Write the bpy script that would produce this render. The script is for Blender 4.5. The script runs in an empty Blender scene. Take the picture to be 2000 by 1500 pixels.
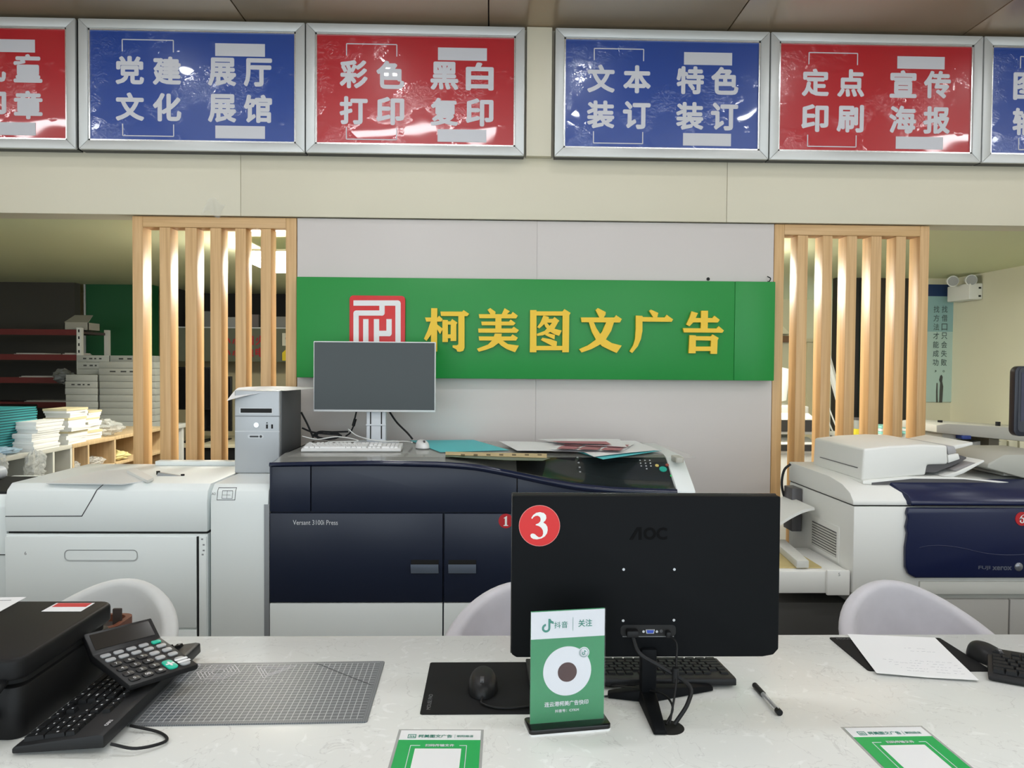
import bpy, bmesh, math, random
from mathutils import Vector, Matrix
random.seed(7)
SC = bpy.context.scene
COL = SC.collection

# ------------------------------------------------------------------ camera
F_PX, YAW, PITCH, ROLL = 1500.0, math.radians(1.6), math.radians(1.4), 0.0075
CAM = Vector((0, 0, 1.46))
_f = Vector((math.sin(YAW) * math.cos(PITCH), math.cos(YAW) * math.cos(PITCH), -math.sin(PITCH)))
_r0 = Vector((math.cos(YAW), -math.sin(YAW), 0))
_u0 = _r0.cross(_f)
_r = _r0 * math.cos(ROLL) + _u0 * math.sin(ROLL)
_u = _u0 * math.cos(ROLL) - _r0 * math.sin(ROLL)
cd = bpy.data.cameras.new('camera')
cd.sensor_fit = 'HORIZONTAL'; cd.sensor_width = 36.0; cd.lens = 36.0 * F_PX / 2000.0; cd.clip_start = 0.02
cam = bpy.data.objects.new('camera', cd); COL.objects.link(cam)
cam.matrix_world = Matrix(((_r.x, _u.x, -_f.x, CAM.x), (_r.y, _u.y, -_f.y, CAM.y), (_r.z, _u.z, -_f.z, CAM.z), (0, 0, 0, 1)))
SC.camera = cam

# ------------------------------------------------------------------ world (daylight through the open shop front) and exposure
wd = bpy.data.worlds.new('world'); SC.world = wd; wd.use_nodes = True
bg = wd.node_tree.nodes['Background']; bg.inputs[0].default_value = (0.84, 0.94, 1.0, 1); bg.inputs[1].default_value = 2.35
SC.view_settings.view_transform = 'Standard'; SC.view_settings.look = 'None'
SC.view_settings.gamma = 1.0; SC.view_settings.use_curve_mapping = False
SC.view_settings.exposure = 0.0
SC.cycles.use_denoising = True
SC.cycles.max_bounces = 8; SC.cycles.transparent_max_bounces = 12
SC.cycles.sample_clamp_indirect = 6.0
L_ROUND, L_STRIP, L_REAR = 68.0, 21.0, 80.0

# ------------------------------------------------------------------ measuring helpers: a point of the survey photograph -> the plane it lies in
def ray(x, y): return _f + _r * ((x - 1000.0) / F_PX) - _u * ((y - 750.0) / F_PX)
def aty(x, y, Y):
    d = ray(x, y); return CAM + d * ((Y - CAM.y) / d.y)
def atz(x, y, Z):
    d = ray(x, y); return CAM + d * ((Z - CAM.z) / d.z)
def atx(x, y, X):
    d = ray(x, y); return CAM + d * ((X - CAM.x) / d.x)

# ------------------------------------------------------------------ materials
def lin(c):
    return tuple(((v / 255.0) / 12.92 if v <= 10.31 else ((v / 255.0 + 0.055) / 1.055) ** 2.4) for v in c)
MATS = {}
def mat(name, col, rough=0.5, metal=0.0, spec=0.5, alpha=1.0, emit=0.0, coat=0.0, var=0.0, vscale=(3, 3, 3), bump=0.0, bscale=40.0, trans=0.0, sheen=0.0, bdist=0.01):
    if name in MATS: return MATS[name]
    m = bpy.data.materials.new(name); m.use_nodes = True
    nt = m.node_tree; b = nt.nodes['Principled BSDF']
    c = lin(col)
    b.inputs['Base Color'].default_value = (*c, 1); b.inputs['Roughness'].default_value = rough
    b.inputs['Metallic'].default_value = metal; b.inputs['Specular IOR Level'].default_value = spec
    b.inputs['Alpha'].default_value = alpha; b.inputs['Coat Weight'].default_value = coat; b.inputs['Coat Roughness'].default_value = 0.05
    b.inputs['Transmission Weight'].default_value = trans
    b.inputs['Sheen Weight'].default_value = sheen
    if emit:
        b.inputs['Emission Color'].default_value = (*c, 1); b.inputs['Emission Strength'].default_value = emit
    tc = nt.nodes.new('ShaderNodeTexCoord')
    if var:
        mp = nt.nodes.new('ShaderNodeMapping'); mp.inputs['Scale'].default_value = vscale
        nz = nt.nodes.new('ShaderNodeTexNoise'); nz.inputs['Scale'].default_value = 1.0; nz.inputs['Detail'].default_value = 5.0
        mx = nt.nodes.new('ShaderNodeMix'); mx.data_type = 'RGBA'
        mx.inputs[6].default_value = (*[max(0, v * (1 - var)) for v in c], 1); mx.inputs[7].default_value = (*[min(1, v * (1 + var)) for v in c], 1)
        nt.links.new(tc.outputs['Object'], mp.inputs[0]); nt.links.new(mp.outputs[0], nz.inputs['Vector'])
        nt.links.new(nz.outputs['Fac'], mx.inputs[0]); nt.links.new(mx.outputs[2], b.inputs['Base Color'])
    if bump:
        nb = nt.nodes.new('ShaderNodeTexNoise'); nb.inputs['Scale'].default_value = bscale; nb.inputs['Detail'].default_value = 4.0
        bp = nt.nodes.new('ShaderNodeBump'); bp.inputs['Strength'].default_value = bump; bp.inputs['Distance'].default_value = bdist
        nt.links.new(tc.outputs['Object'], nb.inputs['Vector']); nt.links.new(nb.outputs['Fac'], bp.inputs['Height'])
        nt.links.new(bp.outputs[0], b.inputs['Normal'])
    MATS[name] = m
    return m

def wood_mat(name, c0, c1, rough=0.42):
    m = bpy.data.materials.new(name); m.use_nodes = True; nt = m.node_tree; b = nt.nodes['Principled BSDF']
    tc = nt.nodes.new('ShaderNodeTexCoord'); mp = nt.nodes.new('ShaderNodeMapping'); mp.inputs['Scale'].default_value = (38, 38, 1.1)
    nz = nt.nodes.new('ShaderNodeTexNoise'); nz.inputs['Scale'].default_value = 1.6; nz.inputs['Detail'].default_value = 6; nz.inputs['Distortion'].default_value = 0.6
    rp = nt.nodes.new('ShaderNodeValToRGB'); rp.color_ramp.elements[0].position = 0.32; rp.color_ramp.elements[1].position = 0.66
    rp.color_ramp.elements[0].color = (*lin(c0), 1); rp.color_ramp.elements[1].color = (*lin(c1), 1)
    nt.links.new(tc.outputs['Object'], mp.inputs[0]); nt.links.new(mp.outputs[0], nz.inputs['Vector']); nt.links.new(nz.outputs['Fac'], rp.inputs[0])
    nt.links.new(rp.outputs[0], b.inputs['Base Color']); b.inputs['Roughness'].default_value = rough
    MATS[name] = m; return m

def film_mat(name, col):
    m = bpy.data.materials.new(name); m.use_nodes = True; nt = m.node_tree; b = nt.nodes['Principled BSDF']
    b.inputs['Base Color'].default_value = (*lin(col), 1); b.inputs['Roughness'].default_value = 0.35
    b.inputs['Coat Weight'].default_value = 1.0; b.inputs['Coat Roughness'].default_value = 0.04
    tc = nt.nodes.new('ShaderNodeTexCoord')
    n1 = nt.nodes.new('ShaderNodeTexNoise'); n1.inputs['Scale'].default_value = 2.6; n1.inputs['Detail'].default_value = 1.0
    n2 = nt.nodes.new('ShaderNodeTexNoise'); n2.inputs['Scale'].default_value = 22.0; n2.inputs['Detail'].default_value = 3.0; n2.inputs['Distortion'].default_value = 2.5
    n3 = nt.nodes.new('ShaderNodeTexNoise'); n3.inputs['Scale'].default_value = 5.0; n3.inputs['Detail'].default_value = 2.0
    rm = nt.nodes.new('ShaderNodeMapRange'); rm.inputs[1].default_value = 0.48; rm.inputs[2].default_value = 0.66
    ml = nt.nodes.new('ShaderNodeMath'); ml.operation = 'MULTIPLY'
    b1 = nt.nodes.new('ShaderNodeBump'); b1.inputs['Strength'].default_value = 0.5; b1.inputs['Distance'].default_value = 0.022
    b2 = nt.nodes.new('ShaderNodeBump'); b2.inputs['Strength'].default_value = 0.5; b2.inputs['Distance'].default_value = 0.012
    for n in (n1, n2, n3): nt.links.new(tc.outputs['Object'], n.inputs['Vector'])
    nt.links.new(n3.outputs['Fac'], rm.inputs[0]); nt.links.new(n2.outputs['Fac'], ml.inputs[0]); nt.links.new(rm.outputs[0], ml.inputs[1])
    nt.links.new(n1.outputs['Fac'], b1.inputs['Height']); nt.links.new(ml.outputs[0], b2.inputs['Height'])
    nt.links.new(b1.outputs[0], b2.inputs['Normal']); nt.links.new(b2.outputs[0], b.inputs['Coat Normal'])
    MATS[name] = m; return m

def marble_mat():
    m = bpy.data.materials.new('quartz'); m.use_nodes = True; nt = m.node_tree; b = nt.nodes['Principled BSDF']
    tc = nt.nodes.new('ShaderNodeTexCoord')
    nz = nt.nodes.new('ShaderNodeTexNoise'); nz.inputs['Scale'].default_value = 6.0; nz.inputs['Detail'].default_value = 6; nz.inputs['Distortion'].default_value = 2.2
    r1 = nt.nodes.new('ShaderNodeValToRGB'); e = r1.color_ramp.elements
    e[0].position = 0.493; e[0].color = (*lin((224, 226, 223)), 1); e[1].position = 0.500; e[1].color = (*lin((206, 207, 205)), 1)
    q = r1.color_ramp.elements.new(0.507); q.color = (*lin((224, 226, 223)), 1)
    n2 = nt.nodes.new('ShaderNodeTexNoise'); n2.inputs['Scale'].default_value = 14.0; n2.inputs['Detail'].default_value = 7; n2.inputs['Distortion'].default_value = 3.0
    r2 = nt.nodes.new('ShaderNodeValToRGB'); e = r2.color_ramp.elements
    e[0].position = 0.60; e[0].color = (0, 0, 0, 1); e[1].position = 0.68; e[1].color = (1, 1, 1, 1)
    mx = nt.nodes.new('ShaderNodeMix'); mx.data_type = 'RGBA'; mx.inputs[7].default_value = (*lin((233, 235, 233)), 1)
    nt.links.new(tc.outputs['Object'], nz.inputs['Vector']); nt.links.new(tc.outputs['Object'], n2.inputs['Vector'])
    nt.links.new(nz.outputs['Fac'], r1.inputs[0]); nt.links.new(n2.outputs['Fac'], r2.inputs[0])
    nt.links.new(r2.outputs[0], mx.inputs[0]); nt.links.new(r1.outputs[0], mx.inputs[6]); nt.links.new(mx.outputs[2], b.inputs['Base Color'])
    b.inputs['Roughness'].default_value = 0.22; b.inputs['Specular IOR Level'].default_value = 0.4; MATS['quartz'] = m; return m

def grid_mat():
    """cutting mat: printed grid of fine light lines (flat print)"""
    m = bpy.data.materials.new('cutting_mat_print'); m.use_nodes = True; nt = m.node_tree; b = nt.nodes['Principled BSDF']
    tc = nt.nodes.new('ShaderNodeTexCoord'); sp = nt.nodes.new('ShaderNodeSeparateXYZ'); nt.links.new(tc.outputs['Object'], sp.inputs[0])
    def math_(op, a, v=None, c=None):
        n = nt.nodes.new('ShaderNodeMath'); n.operation = op
        if hasattr(a, 'links') or hasattr(a, 'is_linked'): nt.links.new(a, n.inputs[0])
        else: n.inputs[0].default_value = a
        for k, q in ((1, v), (2, c)):
            if q is None: continue
            if hasattr(q, 'is_linked'): nt.links.new(q, n.inputs[k])
            else: n.inputs[k].default_value = q
        return n.outputs[0]
    def lines(axis, pitch, w):
        f = math_('FRACT', math_('ADD', math_('DIVIDE', sp.outputs[axis], pitch), 100.0))
        return math_('LESS_THAN', f, w)
    a = math_('MAXIMUM', lines(0, 0.0125, 0.11), lines(1, 0.0125, 0.11))
    mask = math_('MULTIPLY', math_('LESS_THAN', math_('ABSOLUTE', sp.outputs[0]), 0.212), math_('LESS_THAN', math_('ABSOLUTE', sp.outputs[1]), 0.139))
    a = math_('MULTIPLY', a, mask)
    bdr = math_('MULTIPLY', math_('SUBTRACT', 1.0, mask), math_('MAXIMUM', lines(0, 0.0042, 0.3), lines(1, 0.0042, 0.3)))
    fac = math_('MAXIMUM', math_('MULTIPLY', a, 0.6), math_('MULTIPLY', bdr, 0.14))
    mx = nt.nodes.new('ShaderNodeMix'); mx.data_type = 'RGBA'
    mx.inputs[6].default_value = (*lin((98, 102, 106)), 1); mx.inputs[7].default_value = (*lin((225, 228, 230)), 1)
    nt.links.new(fac, mx.inputs[0]); nt.links.new(mx.outputs[2], b.inputs['Base Color']); b.inputs['Roughness'].default_value = 0.4
    MATS['cutting_mat_print'] = m; return m

# ------------------------------------------------------------------ mesh helpers
class MB:
    def __init__(s): s.v = []; s.f = []; s.fm = []
    def add(s, vs, fs, mi=0):
        o = len(s.v); s.v += [tuple(p) for p in vs]; s.f += [[i + o for i in q] for q in fs]; s.fm += [mi] * len(fs); return s
    def box(s, x0, y0, z0, x1, y1, z1, mi=0):
        return s.add([(x0, y0, z0), (x1, y0, z0), (x1, y1, z0), (x0, y1, z0), (x0, y0, z1), (x1, y0, z1), (x1, y1, z1), (x0, y1, z1)],
                     [[0, 3, 2, 1], [4, 5, 6, 7], [0, 1, 5, 4], [1, 2, 6, 5], [2, 3, 7, 6], [3, 0, 4, 7]], mi)
    def prism(s, poly, a, b, axis='y', mi=0):
        """poly in the plane across axis: 'y' -> (x,z), 'x' -> (y,z), 'z' -> (x,y); from a to b along axis"""
        n = len(poly)
        def p3(p, t): return (p[0], t, p[1]) if axis == 'y' else ((t, p[0], p[1]) if axis == 'x' else (p[0], p[1], t))
        ar = sum(poly[i][0] * poly[(i + 1) % n][1] - poly[(i + 1) % n][0] * poly[i][1] for i in range(n))
        if ar < 0: poly = poly[::-1]
        vs = [p3(p, a) for p in poly] + [p3(p, b) for p in poly]
        c0, c1 = list(range(n)), list(range(n, 2 * n))
        fs = [c0, c1[::-1]] + [[i, n + i, n + (i + 1) % n, (i + 1) % n] for i in range(n)]
        if (axis == 'y') != (b < a): fs = fs
        else: fs = [q[::-1] for q in fs]
        return s.add(vs, fs, mi)
    def cyl(s, p0, p1, r0, r1=None, n=16, mi=0):
        r1 = r0 if r1 is None else r1
        p0, p1 = Vector(p0), Vector(p1); d = (p1 - p0).normalized()
        a = d.orthogonal().normalized(); b = d.cross(a)
        vs = []
        for p, r in ((p0, r0), (p1, r1)):
            vs += [p + (a * math.cos(2 * math.pi * i / n) + b * math.sin(2 * math.pi * i / n)) * r for i in range(n)]
        return s.add(vs, [list(range(n))[::-1], list(range(n, 2 * n))] + [[i, (i + 1) % n, n + (i + 1) % n, n + i] for i in range(n)], mi)
    def tube(s, pts, r, n=8, mi=0):
        pts = [Vector(p) for p in pts]; k = len(pts); vs = []
        t0 = (pts[1] - pts[0]).normalized(); a = t0.orthogonal().normalized()
        for i, p in enumerate(pts):
            t = (pts[min(i + 1, k - 1)] - pts[max(i - 1, 0)]).normalized()
            a = (a - t * a.dot(t))
            a = a.normalized() if a.length > 1e-6 else t.orthogonal().normalized()
            b = t.cross(a); rr = r[i] if isinstance(r, (list, tuple)) else r
            vs += [p + (a * math.cos(2 * math.pi * j / n) + b * math.sin(2 * math.pi * j / n)) * rr for j in range(n)]
        fs = [list(range(n))[::-1], list(range((k - 1) * n, k * n))]
        for i in range(k - 1):
            fs += [[i * n + j, i * n + (j + 1) % n, (i + 1) * n + (j + 1) % n, (i + 1) * n + j] for j in range(n)]
        return s.add(vs, fs, mi)
    def grid(s, fn, nu, nv, mi=0):
        vs = [fn(i / nu, j / nv) for j in range(nv + 1) for i in range(nu + 1)]
        return s.add(vs, [[j * (nu + 1) + i, j * (nu + 1) + i + 1, (j + 1) * (nu + 1) + i + 1, (j + 1) * (nu + 1) + i] for j in range(nv) for i in range(nu)], mi)
    def build(s, name, m, parent=None, bev=0.0, seg=2, smooth=False, solid=0.0, ang=0.5, weld=True):
        me = bpy.data.meshes.new(name); me.from_pydata(s.v, [], s.f)
        for i, q in enumerate(s.fm): me.polygons[i].material_index = q
        bm = bmesh.new(); bm.from_mesh(me)
        if weld: bmesh.ops.remove_doubles(bm, verts=bm.verts, dist=1e-6)
        bmesh.ops.recalc_face_normals(bm, faces=bm.faces)
        if bev:
            es = [e for e in bm.edges if len(e.link_faces) == 2 and e.calc_face_angle(0) > ang]
            bmesh.ops.bevel(bm, geom=es, offset=bev, segments=seg, profile=0.5, affect='EDGES', clamp_overlap=True)
        if solid:
            bmesh.ops.solidify(bm, geom=bm.faces[:], thickness=solid)
        bm.to_mesh(me); bm.free()
        if smooth or bev:
            for p in me.polygons: p.use_smooth = True
            me.set_sharp_from_angle(angle=0.65)
        for q in (m if isinstance(m, (list, tuple)) else [m]): me.materials.append(q)
        o = bpy.data.objects.new(name, me); COL.objects.link(o)
        if parent: o.parent = parent
        return o

def curve_pts(pts, n=6):
    """Catmull-Rom through the points"""
    P = [Vector(p) for p in pts]; P = [P[0] * 2 - P[1]] + P + [P[-1] * 2 - P[-2]]; out = []
    for i in range(1, len(P) - 2):
        for k in range(n):
            t = k / n; a, b, c, d = P[i - 1], P[i], P[i + 1], P[i + 2]
            out.append(0.5 * ((2 * b) + (c - a) * t + (2 * a - 5 * b + 4 * c - d) * t * t + (3 * b - a - 3 * c + d) * t ** 3))
    out.append(P[-2]); return out
def rrect(x0, y0, x1, y1, r, n=5):
    out = []
    for cx, cy, a0 in ((x1 - r, y1 - r, 0), (x0 + r, y1 - r, 90), (x0 + r, y0 + r, 180), (x1 - r, y0 + r, 270)):
        out += [(cx + r * math.cos(math.radians(a0 + 90 * i / n)), cy + r * math.sin(math.radians(a0 + 90 * i / n))) for i in range(n + 1)]
    return out
def disc(cx, cy, r, n=32, ry=None):
    ry = r if ry is None else ry
    return [(cx + r * math.cos(2 * math.pi * i / n), cy + ry * math.sin(2 * math.pi * i / n)) for i in range(n)]

def tag(o, label=None, cat=None, group=None, kind=None):
    if label: o['label'] = label
    if cat: o['category'] = cat
    if group: o['group'] = group
    if kind: o['kind'] = kind
    return o
def thing(name, label, cat, loc=(0, 0, 0), rotz=0.0, group=None):
    o = bpy.data.objects.new(name, None); COL.objects.link(o); o.empty_display_size = 0.05
    o.location = loc; o.rotation_euler = (0, 0, rotz)
    return tag(o, label, cat, group)
def struct(name, mb, m, label=None, **k):
    o = mb.build(name, m, **k); tag(o, label, kind='structure'); return o
def inst(src, name, parent, loc, scale=None):
    o = bpy.data.objects.new(name, src.data); COL.objects.link(o); o.parent = parent; o.location = loc
    if scale: o.scale = scale
    return o

def adopt(o, t):
    """parent a part built in world coordinates under a thing that is placed and turned"""
    o.parent = t; o.matrix_parent_inverse = Matrix.LocRotScale(t.location, t.rotation_euler, None).inverted(); return o
ORD = ['first', 'second', 'third', 'fourth', 'fifth', 'sixth', 'seventh', 'eighth', 'ninth', 'tenth', 'eleventh', 'twelfth', 'thirteenth', 'fourteenth', 'fifteenth', 'sixteenth', 'seventeenth', 'eighteenth']
# flat printed lettering: the glyphs of the built-in font, fitted into a w x h box centred on c, in the plane of U and V
_glyph = {}
def glyphs(body):
    key = body
    if key not in _glyph:
        c = bpy.data.curves.new('lettering', 'FONT'); c.body = body; c.size = 1.0; c.resolution_u = 3
        o = bpy.data.objects.new('lettering', c); COL.objects.link(o)
        dg = bpy.context.evaluated_depsgraph_get(); me = bpy.data.meshes.new_from_object(o.evaluated_get(dg))
        vs = [tuple(v.co) for v in me.vertices]; fs = [list(p.vertices) for p in me.polygons]
        bpy.data.objects.remove(o); bpy.data.curves.remove(c); bpy.data.meshes.remove(me)
        xs = [v[0] for v in vs]; ys = [v[1] for v in vs]
        _glyph[key] = (vs, fs, min(xs), max(xs), min(ys), max(ys))
    return _glyph[key]
def put_text(mb, body, c, w, h, U=(1, 0, 0), V=(0, 0, 1), bold=0.0):
    vs, fs, x0, x1, y0, y1 = glyphs(body)
    sx = (w / (x1 - x0)) if w else None; sy = (h / (y1 - y0)) if h else None
    sx = sx or sy; sy = sy or sx
    c, U, V = Vector(c), Vector(U), Vector(V)
    if bold: sx *= (x1 - x0) / (x1 - x0 + 2 * bold); sy *= (y1 - y0) / (y1 - y0 + 2 * bold)
    N = U.cross(V) * 1e-5
    for k in range(9 if bold else 1):
        du, dv = (bold * math.cos(k * math.pi / 4), bold * math.sin(k * math.pi / 4)) if k < 8 and bold else (0, 0)
        mb.add([c + N * k + U * ((v[0] + du - (x0 + x1) / 2) * sx) + V * ((v[1] + dv - (y0 + y1) / 2) * sy) for v in vs], fs)
    return mb
def text(name, body, c, w, h, m, parent=None, **k):
    return put_text(MB(), body, c, w, h, **k).build(name, m, parent, weld=False)
def flat(poly, m, name, parent, o, U, V, n=(0, 0, 0)):
    """a flat printed shape: 2D polygon in the plane o + U,V"""
    o, U, V = Vector(o), Vector(U), Vector(V)
    return MB().add([o + U * p[0] + V * p[1] for p in poly], [list(range(len(poly)))]).build(name, m, parent, weld=False)

# common materials
M_alu = mat('aluminium', (206, 208, 207), 0.45, metal=0.35)
M_cream = mat('cream_panel', (218, 211, 190), 0.5, var=0.03, vscale=(2, 2, 2))
M_wall = mat('pinkish_panel', (206, 200, 197), 0.5, var=0.015)
M_ceil = mat('ceiling_metal', (186, 162, 132), 0.26, metal=0.3, spec=0.6)
M_rceil = mat('rear_ceiling', (222, 226, 186), 0.6)
M_dark = mat('dark_gap', (14, 14, 15), 0.7)
M_black = mat('black_plastic', (18, 19, 21), 0.5, spec=0.3)
M_blackg = mat('black_glossy', (18, 18, 20), 0.2)
M_white = mat('white_plastic', (228, 230, 228), 0.42)
M_paper = mat('white_paper', (232, 233, 235), 0.75)
M_print_w = mat('white_print', (206, 206, 212), 0.5)
M_green_sign = mat('sign_green', (12, 138, 54), 0.42)
M_gold = mat('letter_yellow', (226, 184, 34), 0.35, metal=0.15)
M_red = mat('plaque_red', (206, 28, 32), 0.35)
M_wood = wood_mat('ash_laminate', (196, 156, 106), (216, 178, 128))
M_woodp = wood_mat('pale_wood', (176, 152, 116), (200, 176, 138))
M_quartz = marble_mat()
# ------------------------------------------------------------------ the setting
struct('floor', MB().box(-5.2, -3, -0.06, 5.2, 8.9, 0), mat('floor_tile', (96, 92, 86), 0.35, var=0.06), 'dark grey floor of the shop')
H = 3.2
cl = struct('ceiling', MB().box(-5.2, -3, H + 0.02, 5.2, 4.2, H + 0.1), M_dark, 'metal panel ceiling over the shop floor')
x = -4.97
while x < 5.0:
    MB().box(x + 0.003, -2.9, H, min(x + 1.237, 5.0) - 0.003, 4.03, H + 0.02).build('panel', M_ceil, cl, bev=0.002)
    x += 1.237
struct('wall_left', MB().box(-5.3, -3, 0, -5.2, 8.9, H), M_cream, 'cream side wall past the feeder end')
struct('wall_right', MB().box(5.2, -3, 0, 5.3, 4.2, H), M_cream, 'cream side wall beyond the copiers')
HB = 2.222                                     # underside of the header
hd = struct('wall_header', MB().box(-5.2, 4.06, HB + 0.002, 5.2, 4.2, H + 0.02), M_cream, 'cream header wall above the openings')
sx = [-5.2, -3.75, aty(470, 360, 4.03).x, aty(1420, 370, 4.03).x, 3.75, 5.2]
for a, b in zip(sx, sx[1:]):
    MB().box(a + 0.0012, 4.03, HB, b - 0.0012, 4.06, 2.545).build('panel', M_cream, hd, bev=0.001)
MB().box(-5.2, 4.03, 2.546, 5.2, 4.06, H).build('upper_panel', M_cream, hd)
MB().box(0.175, 3.985, 2.54, 0.305, 4.03, H - 0.001).build('pilaster', M_cream, hd, bev=0.002)
# middle wall of two panels
wb = struct('wall_back', MB().box(-1.012, 4.075, 0, 1.497, 4.2, HB), M_dark, 'pinkish grey panelled wall behind the green sign')
for a, b in ((-1.012, 0.239), (0.2396, 1.497)):
    MB().box(a, 4.05, 0, b, 4.075, HB - 0.004).build('panel', M_wall, wb, bev=0.001)
MB().cyl((aty(1383, 545, 4.05).x, 4.0475, aty(1383, 545, 4.05).z), (aty(1383, 545, 4.05).x, 4.06, aty(1383, 545, 4.05).z), 0.009, n=14).build('screw_hole', M_dark, wb)
q = aty(1500, 546, 4.05)
MB().tube(curve_pts([(q.x, 4.05, q.z - 0.01), (q.x, 4.03, q.z - 0.012), (q.x + 0.004, 4.025, q.z + 0.004), (q.x - 0.012, 4.03, q.z + 0.014)]), 0.003, 6).build('wire_hook', M_dark, wb)
# rear room
struct('ceiling_rear', MB().box(-5.2, 4.2, 2.225, 5.2, 8.9, 2.3), M_rceil, 'pale low ceiling of the rear workroom')
struct('wall_rear', MB().box(-5.2, 8.6, 0, 5.2, 8.7, 2.225), mat('rear_wall_beige', (206, 196, 160), 0.6), 'beige end wall of the rear workroom')
struct('wall_rear_right', MB().box(3.93, 4.2, 0, 4.03, 6.6, 2.225), mat('rear_wall_cream', (214, 212, 190), 0.6, var=0.02), 'cream side wall of the rear workroom')
struct('wall_rear_poster', MB().box(3.6, 6.45, 0, 3.93, 6.55, 2.225), MATS['rear_wall_cream'], 'short cream wall carrying the narrow poster')

# ------------------------------------------------------------------ ceiling lamps
M_lampw = mat('lamp_diffuser', (250, 253, 255), 0.4, emit=L_ROUND)
M_strip = mat('strip_diffuser', (250, 253, 255), 0.4, emit=L_STRIP)
M_rear = mat('panel_lamp_diffuser', (255, 250, 236), 0.4, emit=L_REAR)
k = 0
rows = ['nearest the signs', 'in the second row from the signs', 'in the third row from the signs']
cols = ['first', 'second', 'third', 'fourth', 'fifth']
for j, y in enumerate((3.33, 2.68)):
    for i, xx in enumerate((-1.81, -0.63, 0.545, 1.72, 2.89)):
        t = thing('ceiling_downlight', 'small round ceiling downlight %s, %s from the left' % (rows[j], cols[i]), 'ceiling light', (xx, y, H), 0, 'round downlights over the counter')
        MB().cyl((0, 0, -0.006), (0, 0, 0.0), 0.058, n=24).build('trim_ring', M_alu, t)
        MB().cyl((0, 0, -0.008), (0, 0, -0.005), 0.045, n=24).build('diffuser', M_lampw, t)
for xx, y, nm in ((-0.57, 2.16, 'above the counter near the white monitor'), (3.85, 2.16, 'above the copier end'), (-3.4, 2.16, 'above the feeder end'), (1.7, 1.2, 'above the big black monitor'), (-2.4, 0.3, 'over the customer side by the printer'), (0.3, -0.4, 'over the middle of the customer side'), (2.8, 0.3, 'over the customer side by the copier')):
    t = thing('ceiling_panel_light', 'flat white panel light %s' % nm, 'ceiling light', (xx, y, H), 0, 'panel lights of the shop')
    MB().box(-0.62, -0.11, -0.02, 0.62, 0.11, 0).build('frame', M_white, t, bev=0.004)
    MB().box(-0.6, -0.095, -0.024, 0.6, 0.095, -0.02).build('diffuser', M_strip, t)
for i, (xx, yy) in enumerate(((-1.36, 5.0), (0.0, 5.0), (1.45, 5.0))):
    t = thing('panel_light', ['bright lamp box seen between the slats of the lattice by the computer tower', 'lamp box behind the centre of the middle wall', 'lamp box behind the middle wall near the copier lattice'][i], 'ceiling light', (xx, yy, 2.225), 0, 'lamp boxes of the rear room')
    for s_ in (-0.2, 0.2): MB().cyl((0, s_, -0.07), (0, s_, 0), 0.008, n=10).build('hanger', M_white, t)
    MB().box(-0.14, -0.28, -0.085, 0.14, 0.28, -0.07).build('cap', M_white, t, bev=0.003)
    MB().box(-0.13, -0.27, -0.15, 0.13, 0.27, -0.085).build('diffuser', M_rear, t, bev=0.006)

# ------------------------------------------------------------------ sign boxes on the header
M_bluef, M_redf = film_mat('blue_film', (22, 66, 150)), film_mat('red_film', (180, 22, 36))
def bracket(mb, cx, cz, w, h, t, up):
    y = 0
    zt = cz + (h / 2 if up else -h / 2)
    mb.box(cx - w / 2, -0.0006, zt - t / 2, cx + w / 2, 0, zt + t / 2)
    for s in (-1, 1): mb.box(cx + s * w / 2 - t / 2, -0.0006, cz - h / 2, cx + s * w / 2 + t / 2, 0, cz + h / 2)
def sign_box(x0, x1, z0, z1, film, chars, label, left=True):
    cx, cz = (x0 + x1) / 2, (z0 + z1) / 2
    t = thing('sign_box', label, 'sign', (cx, 4.03, cz), 0, 'framed service signs along the header')
    w, h, fw = (x1 - x0) / 2, (z1 - z0) / 2, 0.046
    MB().box(-w, -0.05, -h, w, 0.0, h).build('case', mat('sign_case', (60, 62, 64), 0.4, metal=0.4), t)
    for poly in ([(-w, h), (w, h), (w - fw, h - fw), (-w + fw, h - fw)], [(-w, -h), (w, -h), (w - fw, -h + fw), (-w + fw, -h + fw)],
                 [(-w, h), (-w, -h), (-w + fw, -h + fw), (-w + fw, h - fw)], [(w, h), (w, -h), (w - fw, -h + fw), (w - fw, h - fw)]):
        MB().prism(poly, -0.072, -0.05, 'y').build('frame_rail', M_alu, t, bev=0.004)
    iw, ih = w - fw, h - fw
    rim = MB()
    for a, b, c, d in ((-iw, ih - 0.008, iw, ih), (-iw, -ih, iw, -ih + 0.008), (-iw, -ih, -iw + 0.008, ih), (iw - 0.008, -ih, iw, ih)): rim.box(a, -0.064, b, c, -0.05, d)
    rim.build('inner_rim', mat('rim_bright', (225, 226, 226), 0.25, metal=0.8), t)
    fm = MB().box(-iw, -0.056, -ih, iw, -0.05, ih).build('film', film, t)
    y = -0.0568; s = 0.143
    for ch, px, pz in zip(chars, (-0.316, -0.13, 0.146, 0.326) * 2, (0.077,) * 4 + (-0.106,) * 4):
        if ch != ' ': text('character', ch, (px, y, pz), s, s, M_print_w, t, bold=0.037)
    for zc_, up_ in ((0.2, True), (-0.222, False)):
        bm_ = MB(); bracket(bm_, -0.225, zc_, 0.255, 0.06, 0.005, up_); o = bm_.build('bracket_line', M_print_w, t); o.location.y = y
    for zz in (0.188, -0.226): MB().box(0.112, y - 0.0006, zz - 0.032, 0.362, y, zz + 0.032).build('white_bar', M_print_w, t)
    return t
Z0, Z1 = 2.534, 3.186
sign_box(-3.235, -2.098, Z0, Z1, M_redf, '  儿童  印章', 'red framed header sign ending in the characters for seals, cut off beside the rear shelves')
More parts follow.
